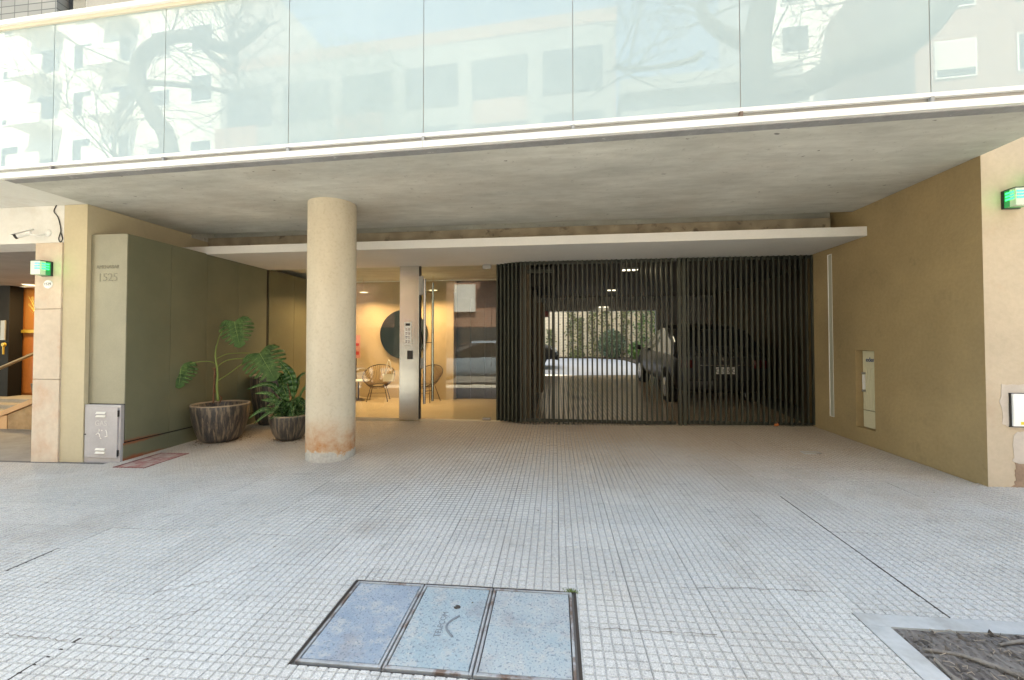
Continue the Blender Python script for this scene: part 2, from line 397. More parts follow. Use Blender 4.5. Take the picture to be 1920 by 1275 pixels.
def clip_for(x0, y0):
    ex = []
    for e in EXC:
        if not (e[1] <= x0 or e[0] >= x0+T or e[3] <= y0 or e[2] >= y0+T): ex.append(e)
    if y0+T > 4.78 and x0 < XL: ex.append((-30, XL, 4.78, 9))
    if y0+T > 4.60 and x0+T > XR: ex.append((XR, 30, 4.60, 9))
    if y0+T > YGL-.01: ex.append((-30, 30, YGL-.01, 12))
    return ex
for k, (nv, dist, x0, y0, i, j) in enumerate(tiles):
    ex = clip_for(x0, y0)
    rnd = random.Random(i*97+j)
    if k < 298:
        # seat each tile with a hair of tilt
        zc = gz(x0+T/2, y0+T/2)+rnd.uniform(-.0016, .0012)
        if ex:
            cx, cy = x0+T/2, y0+T/2
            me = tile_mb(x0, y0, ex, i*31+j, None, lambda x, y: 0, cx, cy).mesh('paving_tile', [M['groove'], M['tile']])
            if not me.polygons: continue
        else:
            me = variants[rnd.randrange(5)].copy() if False else variants[rnd.randrange(5)]
        o = bpy.data.objects.new('paving_tile', me); C.objects.link(o); o.parent = sidewalk
        rot = (GB+rnd.uniform(-.002, .002), -GA+rnd.uniform(-.002, .002), rnd.uniform(-.0012, .0012))
        o.rotation_euler = rot
        if ex: o.location = (x0+T/2, y0+T/2, zc)
        else:
            m3 = Matrix.Rotation(rot[1], 3, 'Y') @ Matrix.Rotation(rot[0], 3, 'X')
            o.location = Vector((x0+T/2, y0+T/2, zc)) - Vector((T/2, T/2, GA*T/2+GB*T/2))
    else:
        dz = rnd.uniform(-.0015, .001)
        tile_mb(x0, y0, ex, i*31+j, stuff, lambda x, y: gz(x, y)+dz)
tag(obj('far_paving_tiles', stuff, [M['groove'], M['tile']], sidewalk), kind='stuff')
# plain pavement further along both ways
mb = MB(); holes(-26, -9.38, -.30, 4.80, [], lambda x, y: gz(x, y)-.002, mb); holes(6.42, 16, -.30, 4.60, [], lambda x, y: gz(x, y)-.002, mb); holes(-9.38, 6.42, -.30, .30, [], lambda x, y: gz(x, y)-.004, mb)
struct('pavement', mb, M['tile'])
# kerb, road, far pavement
mb = MB()
x = -26.0
while x < 16: mb.bbox(x, x+.99, -.45, -.30, gz(x, -.4)-.16, gz(x+.5, -.4)+.004, .012); x += 1.0
struct('kerb', mb, M['concrete'])
M['asphalt'] = surf('worn_asphalt', (.20, .195, .185), .9, .25, 1, 60, .3)
struct('road', MB().prism([(-40, -9), (30, -9), (30, -.45), (-40, -.45)], -1, lambda x, y: gz(x, 0)-.15), M['asphalt'])
M['far_pave'] = surf('far_pavement', (.36, .34, .31), .9)
struct('far_pavement', MB().prism([(-40, -12.6), (30, -12.6), (30, -9), (-40, -9)], -1, lambda x, y: gz(x, 0)-.02), M['far_pave'])
struct('ground', MB().quad((-120, -120, -1.2), (120, -120, -1.2), (120, 120, -1.2), (-120, 120, -1.2)), M['far_pave'])

# ---- telecom lids
M['lid'] = None
def lidmat(name, a, b, rustpos):
    m = NM(name); p = m.pos(); n1 = m.noise(p, 2.6, 6, .6); n2 = m.noise(p, 11, 6, .75); n3 = m.noise(p, 60, 3, .7)
    base = m.mix(m.ramp(n1, [(.3, 0.0), (.7, 1.0)]), a, b)
    base = m.mix(m.math('MULTIPLY', m.ramp(n2, [(.49, 0.0), (.62, 1.0)]), .7), base, (.42, .41, .39))
    base = m.mix(m.math('MULTIPLY', m.ramp(m.noise(p, 4.2, 7, .7), [(.52, 0.0), (.64, 1.0)]), .5), base, (.24, .225, .23))
    base = m.mix(m.math('MULTIPLY', m.ramp(m.noise(p, 90, 2, .5), [(.58, 0.0), (.64, 1.0)]), .65), base, (.10, .13, .17))
    m.col(base); m.set(Roughness=.6, Metallic=.1); m.bump(n3, .2, .003); return m.mat
lmats = [lidmat('blue_painted_lid', (.18, .235, .30), (.31, .35, .395), 0), lidmat('pale_blue_lid', (.25, .325, .36), (.35, .40, .415), 0), lidmat('faded_blue_lid', (.27, .34, .37), (.39, .41, .41), 0)]
M['iron'] = surf('worn_iron_frame', (.40, .41, .42), .6, .3, 3, 40, .2, metal=.3, stain=(.14, .08, .05), stain_amt=.85, stain_sc=7, thr=(.5, .62))
M['letter_dark'] = plain('dark_cast_lettering', (.16, .18, .20), .7)
M['gap'] = plain('dirt_filled_gap', (.045, .035, .028), .95)
M['rim_concrete'] = surf('lid_surround_concrete', (.42, .40, .36), .9, .2, 3, 40, .3, stain=(.2, .17, .13), stain_amt=.5, stain_sc=5)
LX = [-1.215, -.790, -.369, .092]; LY = (1.895, 2.552)
lw = [('pale grey-blue steel access lid of the trio, leftmost and bluest', 0), ('pale blue steel access lid in the middle with the curved handle and lettering', 1), ('faded blue steel access lid, rightmost of the trio, scuffed to grey near the front', 2)]
for k in range(3):
    a, b = LX[k], LX[k+1]; c, d = LY; cx, cy = (a+b)/2, (c+d)/2; z0 = gz(cx, cy)
    t = thing('access_lid', lw[k][0], 'access cover', (cx, cy, z0), 0, 'steel access lids in the pavement'); t.rotation_euler = (GB, -GA, 0)
    hw, hh = (b-a)/2-.004, (d-c)/2
    fb = MB()
    for (u0, u1, v0, v1) in ((-hw, -hw+.013, -hh, hh), (hw-.013, hw, -hh, hh), (-hw+.013, hw-.013, -hh, -hh+.018), (-hw+.013, hw-.013, hh-.013, hh)):
        fb.bbox(u0, u1, v0, v1, -.02, .0062, .003)
    obj('frame', fb, M['iron'], t, local=True)
    obj('gap_dirt', MB().box(-hw+.012, hw-.012, -hh+.012, hh-.012, -.02, -.006), M['gap'], t, local=True)
    pb = MB().bbox(-hw+.0180, hw-.0180, -hh+.024, hh-.0180, -.012, .0035, .003)
    obj('plate', pb, lmats[k], t, local=True)
    st = MB(); nx, ny = 15, 25
    for i in range(nx):
        for j in range(ny):
            if (i+j) % 2: continue
            u = -hw+.05+i*(2*hw-.1)/(nx-1); v = -hh+.055+j*(2*hh-.105)/(ny-1)
            st.faces([(u-.006, v-.004, .0034), (u+.006, v-.004, .0034), (u+.006, v+.004, .0034), (u-.006, v+.004, .0034), (u-.003, v-.001, .0064), (u+.003, v-.001, .0064), (u+.003, v+.001, .0064), (u-.003, v+.001, .0064)],
                     [(4, 5, 6, 7), (0, 1, 5, 4), (1, 2, 6, 5), (2, 3, 7, 6), (3, 0, 4, 7)])
    tag(obj('raised_tread', st, lmats[k], t, local=True), kind='stuff')
    if k == 1:
        arc = [(.075-.05*math.sin(s*math.pi), -.02+.16*(s-.5), .005) for s in [q/10 for q in range(11)]]
        obj('handle', MB().tube([(p[0]-.01, p[1], p[2]) for p in arc], .0060, 6), M['letter_dark'], t, True, True)
        obj('key_hole', MB().lathe([(.019, 0), (.017, .0012)], 14, (.035, .135, .0042)), M['gap'], t, local=True)
        me = text_mesh('TELECOM', .045, .0012); me.transform(Matrix.Translation((-.015, -.01, .004)) @ Matrix.Rotation(math.pi/2, 4, 'Z')); me.materials.clear(); me.materials.append(M['letter_dark'])
        o = bpy.data.objects.new('lettering', me); C.objects.link(o); o.parent = t
# cement surround between lids and cut tiles, packed dirt line at the back
mb = MB()
for (a, b, c, d) in ((-1.235, -1.222, 1.875, 2.57), (.099, .115, 1.875, 2.57), (-1.222, .099, 1.875, 1.888), (-1.222, .099, 2.556, 2.57)):
    mb.faces([(a, c, gz(a, c)-.004), (b, c, gz(b, c)-.004), (b, d, gz(b, d)-.004), (a, d, gz(a, d)-.004)], [(0, 1, 2, 3)])
tag(obj('lid_surround', mb, M['gap'], sidewalk))
# moss tuft at the back right corner of the lids
M['moss'] = surf('moss', (.12, .17, .04), .95)
mb = MB(); rnd = random.Random(3)
for i in range(70):
    x, y = .085+rnd.gauss(0, .02), 2.572+rnd.gauss(0, .008); h = rnd.uniform(.006, .016); z = gz(x, y)
    mb.faces([(x-.003, y, z), (x+.003, y, z), (x+rnd.uniform(-.004, .004), y+.002, z+h)], [(0, 1, 2)])
tag(obj('moss_patch', mb, M['moss']), 'small green moss patch at the back corner of the rightmost lid', 'moss', kind='stuff')

# ---- tree pit: cement band, soil, roots
def smooth_concrete(x0, x1, y0, y1, zt=.006):
    return MB().prism([(x0, y0), (x1, y0), (x1, y1), (x0, y1)], lambda x, y: gz(x, y)-.22, lambda x, y: gz(x, y)+zt)
pk = thing('tree_pit_kerb', 'smooth pale cement edging around the square tree pit', 'kerb', (1.55, 2.4, gz(1.55, 2.4)))
M['cement'] = surf('smooth_cement', (.46, .46, .45), .8, .16, 3.5, 30, .2, stain=(.28, .26, .23), stain_amt=.5, stain_sc=5, thr=(.52, .68))
obj('edge_band', smooth_concrete(1.555, 4.6, 2.41, 2.51), M['cement'], pk)
obj('edge_band', smooth_concrete(1.555, 1.665, .6, 2.409), M['cement'], pk)
def soilz(x, y):
    v = Vector((x*6, y*6, 3)); n = mnoise.fractal(v, 1.0, 2.0, 5)*.018
    d = math.hypot(x-2.75, y-1.5); ang = math.atan2(y-1.5, x-2.75)
    flare = .16*math.exp(-((d/.62)**2)) + .05*max(0, math.sin(ang*7+mnoise.noise(Vector((x*2, y*2, 0)))*3))*math.exp(-((d-.45)/.45)**2)
    ridge = abs(mnoise.noise(Vector((x*9+y*5, y*11-x*3, 1))))*.03+abs(mnoise.noise(Vector((x*22, y*19, 7))))*.014
    e = min(1, (2.42-y)/.10, (x-1.66)/.10); e = max(0, e)
    return gz(x, y)-.012*(1-.0)+.004*(1-e)+n+flare*.55+.04*(1-ridge*14)*.5*e
mb = MB(); nx, ny = 130, 90; X0, X1, Y0_, Y1_ = 1.66, 3.6, .95, 2.412
vv = [(X0+(X1-X0)*i/nx, Y0_+(Y1_-Y0_)*j/ny) for j in range(ny+1) for i in range(nx+1)]
mb.faces([(x, y, soilz(x, y)) for x, y in vv], [(j*(nx+1)+i, j*(nx+1)+i+1, (j+1)*(nx+1)+i+1, (j+1)*(nx+1)+i) for j in range(ny) for i in range(nx)])
def soilmat():
    m = NM('root_and_soil'); p = m.pos(); a = m.noise(p, 5, 9, .75); wv = m.n('ShaderNodeTexWave'); wv.inputs['Scale'].default_value = 9; wv.inputs['Distortion'].default_value = 9; wv.inputs['Detail'].default_value = 4; m.l(p, wv.inputs[0])
    b = m.noise(p, 40, 5, .8)
    base = m.mix(m.ramp(a, [(.35, 0.0), (.65, 1.0)]), (.07, .055, .05), (.20, .175, .155))
    base = m.mix(m.math('MULTIPLY', m.ramp(wv.outputs[1], [(.4, 0.0), (.9, 1.0)]), .45), base, (.25, .225, .20))
    base = m.mix(m.ramp(b, [(.3, 1.0), (.45, 0.0)]), base, (.035, .028, .025))
    m.col(base); m.set(Roughness=.95); m.bump(m.mix(.5, b, wv.outputs[1]), .8, .02); return m.mat
M['soil'] = soilmat()
tag(obj('pit_soil', mb, M['soil'], None, True), 'brown soil and bark litter filling the tree pit', 'soil', kind='stuff')
M['root'] = surf('bare_root_bark', (.24, .21, .18), .9, .3, 12, 60, .7, .01, stain=(.08, .06, .05), stain_amt=.7, stain_sc=14)
M['chip'] = surf('bark_chip', (.13, .11, .095), .95, .5, 30, 80, .3)
M['dry'] = surf('dry_pale_litter', (.38, .31, .24), .9, .3, 20, 60, .2)

# ---- street trees
M['bark'] = surf('grey_bark', (.10, .095, .085), .95, .3, 6, 40, .9, .02, streak=(1, 1, .3))
def curve(pts, n=6):
    out = []; pts = [Vector(p) for p in pts]
    for i in range(len(pts)-1):
        a = pts[max(i-1, 0)]; b = pts[i]; c = pts[i+1]; d = pts[min(i+2, len(pts)-1)]
        for k in range(n):
            t = k/n; out.append(.5*((2*b)+(c-a)*t+(2*a-5*b+4*c-d)*t*t+(3*b-a-3*c+d)*t**3))
    out.append(pts[-1]); return out
def limb(mb, pts, r0, r1, n=10, steps=6):
    c = curve(pts, steps); m = len(c)
    mb.tube(c, [r0+(r1-r0)*i/(m-1) for i in range(m)], n); return c
def in_view(p):
    d = -p.x*math.sin(YAW)+p.y*math.cos(YAW); rx = p.x*math.cos(YAW)+p.y*math.sin(YAW)
    return d > .2 and abs(rx/d*F_PX) < 1150 and (p.z-1.5)/d*F_PX < 760
def twigs(mb, start, d, length, r, depth, rnd, wig=.35):
    pts = [start]; p = start.copy(); dd = d.normalized(); k = 5
    for i in range(k):
        dd = (dd+Vector((rnd.gauss(0, wig), rnd.gauss(0, wig), rnd.gauss(.04, wig*.7)))*.5).normalized(); p = p+dd*length/k; pts.append(p.copy())
    if any(in_view(q) for q in pts): return
    mb.tube(pts, [r*(1-.16*i) for i in range(len(pts))], 4 if r < .02 else 6)
    if depth > 0:
        for i in range(rnd.randint(3, 4)):
            j = rnd.randint(1, k); q = (dd+Vector((rnd.gauss(0, .7), rnd.gauss(0, .7), rnd.gauss(.15, .6)))).normalized()
            twigs(mb, pts[j], q, length*rnd.uniform(.5, .8), r*.5, depth-1, rnd, wig)
def tree(label, base, limbs, tw, seed, leaves=None):
    t = thing('street_tree', label, 'tree', base, 0, 'street trees at the kerb')
    tr = MB(); tips = []
    for pts, r0, r1 in limbs: tips.append(limb(tr, pts, r0, r1, 12))
    obj('trunk', tr, M['bark'], t, True)
    rnd = random.Random(seed); cr = MB()
    for c in tips:
        for k in range(tw):
            j = rnd.randint(len(c)//2, len(c)-1); d = Vector((rnd.gauss(0, .7), rnd.gauss(0, .7), rnd.gauss(.3, .6)))
            twigs(cr, c[j].copy(), d, rnd.uniform(1.0, 1.9), .017, 3, rnd)
    obj('twigs', cr, M['bark'], t)
    if leaves:
        lf = MB(); cx, cy, cz, rx, rz_, n = leaves
        for i in range(n):
            u = Vector((rnd.gauss(0, 1), rnd.gauss(0, 1), rnd.gauss(0, 1))).normalized()*rnd.random()**.4
            p = Vector((cx+u.x*rx, cy+u.y*rx, cz+u.z*rz_)); s_ = rnd.uniform(.04, .08)
            a = Vector((rnd.gauss(0, 1), rnd.gauss(0, 1), rnd.gauss(0, 1))).normalized()*s_; b = a.orthogonal().normalized()*s_*.5
            lf.quad(p-a, p-b, p+a, p+b)
        obj('crown', lf, M['treeleaf'], t)
    return t
M['treeleaf'] = plain('yellow_green_leaf', (.16, .20, .05), .6)
r = refl
zt = gz(2.75, 1.5)
tree('bare tree rising from the root-filled pit, right of the camera', (2.75, 1.5, zt),
     [([(2.75, 1.5, zt-.1), (2.70, 1.5, 1.2), (2.66, 1.48, 2.6), r(1424, 190, 1.45), r(1418, 90, 1.4), r(1440, -40, 1.4)], .27, .15),
      ([r(1424, 190, 1.45), r(1500, 165, 1.3), r(1600, 115, 1.2), r(1690, 80, 1.1), r(1760, -10, 1.0), r(1770, -120, .9)], .11, .30),
      ([r(1418, 90, 1.4), r(1345, 55, 1.5), r(1316, 10, 1.6), r(1370, -60, 1.7)], .10, .06),
      ([r(1316, 100, 1.6), r(1290, 115, 1.6), r(1200, 130, 1.7), r(1150, 125, 1.8)], .05, .02)], 9, 5)
tree('bare tree with a hooked trunk at the kerb, left along the street', (r(330, 300, 1.1).x, 1.1, gz(-6.4, 1.1)),
     [([(r(330, 300, 1.1).x, 1.1, gz(-6.4, 1.1)-.1), (r(330, 300, 1.1).x-.1, 1.1, 2.5), r(318, 285, 1.1), r(290, 220, 1.1), r(262, 165, 1.1), r(262, 115, 1.1), r(300, 78, 1.1), r(360, 68, 1.0), r(430, 90, .9), r(500, 40, .8)], .165, .085),
      ([r(270, 155, 1.1), r(330, 158, 1.0), r(420, 170, .8), r(520, 190, .6)], .06, .03),
      ([r(262, 170, 1.1), r(225, 200, 1.2), r(216, 250, 1.3), r(215, 310, 1.4)], .05, .02),
      ([r(360, 68, 1.0), r(440, 130, .9), r(430, 30, .7)], .07, .03)], 13, 11)
tree('leafy yellow-green tree at the kerb across the street', (-9.5, -9.6, -.1),
     [([(-9.5, -9.6, -.2), (-9.4, -9.6, 3), (-9.6, -9.5, 5.5), (-9.2, -9.3, 8.5)], .2, .1), ([(-9.6, -9.5, 5), (-11, -9.5, 7.5)], .1, .05), ([(-9.6, -9.5, 5), (-8, -9.8, 7.8)], .1, .05)], 5, 17, (-9.2, -9.4, 9.0, 3.4, 5.4, 15000))
# root flare seen in the pit: several gnarled roots
rt = thing('tree_roots', 'gnarled grey surface roots spreading over the tree pit soil', 'roots', (2.4, 2.0, gz(2.4, 2.0)))
rnd = random.Random(21)
for k in range(9):
    a0 = rnd.uniform(1.9, 3.2); L_ = rnd.uniform(.9, 1.45); pts = []; a = a0; x, y = 2.75+.15*math.cos(a0), 1.5+.15*math.sin(a0)
    for i in range(9):
        pts.append(Vector((x, y, soilz(x, y)+.012))); a += rnd.gauss(0, .25); x += math.cos(a)*L_/8; y += math.sin(a)*L_/8
        if y > 2.38: y = 2.38; a = -abs(a)+math.pi
        if x < 1.69: x = 1.69
    obj('root', MB().tube(curve(pts, 3), [.028*(1-i/26) +.004 for i in range(len(curve(pts, 3)))], 8), M['root'], rt, True)
mb = MB()
for k in range(380):
    x, y = rnd.uniform(1.68, 2.9), rnd.uniform(1.5, 2.39); a = rnd.uniform(0, 6.28); L_ = rnd.uniform(.015, .06); z = soilz(x, y)+.010
    pts = [(x, y, z), (x+math.cos(a)*L_*.5+rnd.gauss(0, .006), y+math.sin(a)*L_*.5, z+rnd.uniform(.002, .012)), (x+math.cos(a)*L_, min(2.39, y+math.sin(a)*L_), z+rnd.uniform(-.002, .008))]
    mb.tube(pts, rnd.uniform(.0007, .0018), 4)
tag(obj('dry_twig_litter', mb, M['dry']), 'pale dry twigs and fibres scattered on the pit soil', 'litter', kind='stuff')
mb = MB()
for k in range(900):
    x, y = rnd.uniform(1.67, 2.95), rnd.uniform(1.5, 2.40); s_ = rnd.uniform(.004, .014); z = soilz(x, y)+s_*.25
    q = [Vector((x, y, z))+Vector((rnd.gauss(0, 1), rnd.gauss(0, 1), rnd.gauss(0, .6)))*s_ for _ in range(5)]
    mb.faces(q, [(0, 1, 2), (0, 2, 3), (0, 3, 4), (1, 4, 2), (2, 4, 3), (0, 4, 1)])
tag(obj('bark_chips', mb, M['chip']), 'loose bark chips and crumbs of soil in the tree pit', 'bark chips', kind='stuff')
tag(obj('pebble', MB().sphere((2.185, 2.265, soilz(2.185, 2.265)+.012), .017, 1, .9, .8, 14), M['white'], None, True), 'small round white pebble lying among the roots in the tree pit', 'pebble')

# ---- loose bits on the pavement, joint line
M['leafdry'] = plain('dark_dry_leaf', (.06, .045, .03), .9)
mb = MB(); rnd = random.Random(5)
for px, py in ((957, 876), (1009, 959), (880, 945), (1178, 896), (1170, 907), (1276, 922), (886, 1133), (1149, 1075), (343, 1125), (207, 1201), (515, 1027), (276, 1240), (1752, 925), (1620, 990), (1400, 1000), (820, 1010), (760, 880)):
    d = ray(px, py); t = 1.5/(GA*d.x+GB*d.y-d.z); p = Vector((0, 0, 1.5))+d*t; s_ = rnd.uniform(.006, .013); a = rnd.uniform(0, 3)
    u = Vector((math.cos(a), math.sin(a), 0))*s_; v = Vector((-math.sin(a), math.cos(a), 0))*s_*.4; z = Vector((0, 0, .008))
    mb.faces([p+z-u, p+z-v+Vector((0, 0, .003)), p+z+u, p+z+v+Vector((0, 0, .004))], [(0, 1, 2, 3)])
tag(obj('leaf_litter', mb, M['leafdry']), 'tiny dark leaf bits scattered over the pale paving tiles', 'litter', kind='stuff')
for (a, b, wd, lb) in (((2.02, 2.52), (2.02, 4.2), .009, None), ((-2.46, 1.5), (-2.40, 1.93), .016, None), ((-3.62, 2.42), (-3.62, 2.75), .014, None), ((-2.38, 3.5), (-2.36, 3.9), .006, None)):
    mb = MB().faces([(a[0]-wd/2, a[1], gz(*a)+.0050), (a[0]+wd/2, a[1], gz(*a)+.0050), (b[0]+wd/2, b[1], gz(*b)+.0050), (b[0]-wd/2, b[1], gz(*b)+.0050),
                     (a[0]-wd/2, a[1], gz(*a)-.004), (a[0]+wd/2, a[1], gz(*a)-.004), (b[0]+wd/2, b[1], gz(*b)-.004), (b[0]-wd/2, b[1], gz(*b)-.004)],
                    [(0, 1, 2, 3), (1, 0, 4, 5), (3, 2, 6, 7), (2, 1, 5, 6), (0, 3, 7, 4)])
    obj('tar_joint', mb, M['gap'], sidewalk)

M['crack'] = plain('dirty_crack', (.20, .17, .14), .95)
rnd = random.Random(31)
def gp(px, py):
    d = ray(px, py); t_ = 1.5/(GA*d.x+GB*d.y-d.z); return Vector((0, 0, 1.5))+d*t_
for pts_ in (((288, 1114), (330, 1105), (390, 1092), (440, 1076), (490, 1062)), ((183, 1192), (240, 1180), (300, 1166), (350, 1152), (402, 1140)), ((5, 1190), (60, 1196), (130, 1205)), ((1262, 1103), (1400, 1105), (1560, 1112)), ((1090, 1178), (1200, 1184), (1362, 1193))):
    P_ = [gp(*q) for q in pts_]; c_ = []
    for i in range(len(P_)-1):
        for k in range(10): c_.append(P_[i].lerp(P_[i+1], k/10)+Vector((rnd.gauss(0, .003), rnd.gauss(0, .004), 0)))
    mb = MB()
    for i in range(len(c_)-1):
        w0 = rnd.uniform(.0008, .0030); p0, p1 = c_[i], c_[i+1]; dv = (p1-p0).normalized(); nv = Vector((-dv.y, dv.x, 0))*w0; up = Vector((0, 0, .0062))
        mb.quad(p0-nv+up, p1-nv+up, p1+nv+up, p0+nv+up)
    obj('crack', mb, M['crack'], sidewalk)
# ---- red painted hatch by the wall, small plate at the right
M['redpaint'] = surf('worn_red_paint', (.32, .14, .125), .85, .2, 3, 30, .2, stain=(.42, .36, .31), stain_amt=.85, stain_sc=7, thr=(.42, .6))
M['redline'] = surf('red_brown_frame', (.20, .055, .05), .8)
rh = thing('floor_hatch', 'worn red painted floor hatch beside the cabinet wall', 'hatch', (-5.09, 4.90, gz(-5.09, 4.9))); rh.rotation_euler = (GB, -GA, 0)
obj('plate', MB().bbox(-.19, .19, -.30, .30, -.004, .0065, .002), M['redpaint'], rh, local=True)
fb = MB()
for q in ((-.215, -.198, -.32, .32), (.198, .215, -.32, .32), (-.198, .198, -.32, -.306), (-.198, .198, .306, .32)): fb.bbox(*q, -.004, .009, .002)
obj('frame', fb, M['redline'], rh, local=True)
rh2 = thing('drain_plate', 'small rectangular cast plate set in tiles near the right wall', 'drain cover', (3.11, 5.72, gz(3.11, 5.72))); rh2.rotation_euler = (GB, -GA, 0)
obj('plate', MB().bbox(-.085, .085, -.04, .04, -.004, .0065, .002), M['concrete'], rh2, local=True)
fb = MB()
for q in ((-.10, -.087, -.055, .055), (.087, .10, -.055, .055), (-.087, .087, -.055, -.042), (-.087, .087, .042, .055)): fb.bbox(*q, -.004, .0075, .001)
obj('frame', fb, M['iron'], rh2, local=True)

# ================================================================== BUILDING
bd = thing('apartment_building', 'apartment block with raw concrete soffit over the tiled forecourt', 'building', (-1, 6, 0))
sf = lambda x: YB(x)+.02
slab = MB().prism([(-6.0, sf(-6)), (4.04, sf(4.04)), (4.04, 6.38), (-6.0, 6.38)], H, H+.20)
obj('ceiling_slab', slab, M['soffit'], bd)
obj('drip_strip', MB().prism([(-6.0, sf(-6)-.0), (4.03, sf(4.03)), (4.03, sf(4.03)+.10), (-6.0, sf(-6)+.10)], H-.008, H+.001), M['soffit_strip'], bd)
obj('roof_beam', MB().box(-5.98, 3.96, 6.72, 6.858, CZ2, H+.02), M['beam'], bd)
obj('shade_slot_ceiling', MB().box(-6.0, 4.036, 6.381, 6.859, H+.17, H+.20), M['soffit'], bd)  # recess added so the soffit darkens before the beam
obj('shade_slot_end', MB().box(-6.02, -5.985, 6.381, 6.859, H-.05, H+.169), M['soffit'], bd)
obj('upper_slab', MB().box(-6.0, 4.04, 6.86, 13.5, CZ+.13, H+.5), M['soffit'], bd)
# facade of the first floor and everything above it
fy = 5.3
obj('upper_mass', MB().box(-6.0, 4.04, fy+.3, 13.5, H+.5, 8.3), M['front_wall'], bd)
M['mosaic'] = None
def mosaic():
    m = NM('grey_wall_tiles'); p = m.pos(); sep = m.n('ShaderNodeSeparateXYZ'); m.l(p, sep.inputs[0]); cb = m.n('ShaderNodeCombineXYZ'); m.l(sep.outputs[0], cb.inputs[0]); m.l(sep.outputs[2], cb.inputs[1])
    b = m.n('ShaderNodeTexBrick'); b.offset = 0; m.l(cb.outputs[0], b.inputs['Vector']); b.inputs['Scale'].default_value = 1; b.inputs['Brick Width'].default_value = .22; b.inputs['Row Height'].default_value = .10; b.inputs['Mortar Size'].default_value = .006
    b.inputs['Color1'].default_value = (.25, .245, .22, 1); b.inputs['Color2'].default_value = (.32, .31, .28, 1); b.inputs['Mortar'].default_value = (.10, .10, .09, 1)
    m.col(b.outputs[0]); m.set(Roughness=.6); return m.mat
M['mosaic'] = mosaic()
obj('upper_facade', MB().box(-6.0, 4.04, fy, fy+.3, H+.2, 8.3), M['front_wall'], bd)

# canopy
cn = thing('entrance_canopy', 'thin white canopy slab over the entrance and garage gates', 'canopy', (-1, YC, CZ))
obj('panel', MB().bbox(-5.95, XR-.003, YC, 7.62, CZ, CZ2, .004), M['canopy'], cn)
# glass balustrade
bl = thing('glass_balustrade', 'long frosted mint glass balustrade with white rails above the forecourt', 'balustrade', (-1, 3.75, H))
def strip(x0, x1, y0, y1, z0, z1):                    # y offsets from the balustrade line
    return MB().prism([(x0, YB(x0)+y0), (x1, YB(x1)+y0), (x1, YB(x1)+y1), (x0, YB(x0)+y1)], z0, z1)
seams = [-9.43, -8.07, -6.70, -5.343, -3.96, -2.565, -1.20, .156, 1.512, 2.876, 4.04]
LXB = -6.35
seams = [-6.70]+seams[3:]
segs = [(LXB-.0, -1.20), (-1.20, 4.04)]
for a, b in segs: obj('bottom_profile', strip(a+.002, b-.002, -.02, .02, H-.002, H+.055), M['white_metal'], bl)
obj('recess_profile', strip(LXB, 4.04, .012, .03, H+.055, H+.098), M['grey_metal'], bl)
obj('glazing_rail', strip(LXB, 4.04, -.012, .02, H+.098, H+.132), M['white_metal'], bl)
ZT = 4.93
for k in range(len(seams)-1):
    a, b = max(seams[k], LXB), seams[k+1]
    obj('glass_panel', strip(a+.004, b-.004, 0, .010, H+.132, ZT), M['frosted'], bl)
    if k:
        obj('seam_gasket', strip(a-.004, a+.004, .004, .012, H+.13, ZT), M['grey_metal'], bl)
        obj('bracket', strip(a-.012, a+.012, -.016, .02, H+.052, H+.100), M['iron'], bl)
tr_ = thing
obj('top_rail', strip(LXB, 4.04, -.05, .06, ZT+.035, ZT+.085), M['white_metal'], bl)
obj('under_rail', strip(LXB, 4.04, -.022, .035, ZT, ZT+.034), plain('cream_under_rail', (.62, .57, .47), .5), bl)
# balcony floor behind the glass
obj('balcony_floor', MB().prism([(-6.0, sf(-6)+.04), (4.04, sf(4.04)+.04), (4.04, fy), (-6.0, fy)], H+.201, H+.24), M['concrete'], bd)
# column
cl = tag(obj('round_column', MB().lathe([(.300, -.05), (.299, .6), (.298, 1.0), (.298, 3.0), (.298, H+.01)], 64, (-2.868, 5.22, 0)), M['column'], None, True), 'round beige concrete column with rust stained base in the forecourt', 'column')
cl.data.set_sharp_from_angle(angle=R(60))
obj('casting_joint', MB().lathe([(.2985, 0), (.3005, .003), (.2985, .006)], 64, (-2.868, 5.22, 2.92), False), M['column'], cl, True)

# right olive wall with niche and light slot
sw = thing('side_wall', 'olive brown rendered side wall right of the garage gate', 'wall', (XR, 6, gz(XR, 6)))
yw0, yw1 = YR0, 7.45
zb, ztp = -.1, H+.168
ny0, ny1, nz0, nz1 = 6.025, 6.37, .365, 1.395
wb_ = MB()
def wq(y0, y1, z0, z1): wb_.quad((XR, y0, z0), (XR, y0, z1), (XR, y1, z1), (XR, y1, z0))
wq(yw0, ny0, zb, ztp); wq(ny1, 6.835, zb, ztp); wq(6.935, yw1, zb, ztp); wq(ny0, ny1, zb, nz0); wq(ny0, ny1, nz1, ztp); wq(6.835, 6.935, zb, .41); wq(6.835, 6.935, 2.805, ztp)
dn = .14
wb_.quad((XR, ny0, nz0), (XR+dn, ny0, nz0), (XR+dn, ny0, nz1), (XR, ny0, nz1)); wb_.quad((XR, ny1, nz0), (XR, ny1, nz1), (XR+dn, ny1, nz1), (XR+dn, ny1, nz0))
wb_.quad((XR, ny0, nz0), (XR, ny1, nz0), (XR+dn, ny1, nz0), (XR+dn, ny0, nz0)); wb_.quad((XR, ny0, nz1), (XR+dn, ny0, nz1), (XR+dn, ny1, nz1), (XR, ny1, nz1)); wb_.quad((XR+dn, ny0, nz0), (XR+dn, ny0, nz1), (XR+dn, ny1, nz1), (XR+dn, ny1, nz0))
obj('render', wb_, M['side_wall'], sw)
M['diffuser'] = plain('unlit_diffuser', (.42, .41, .33), .5)
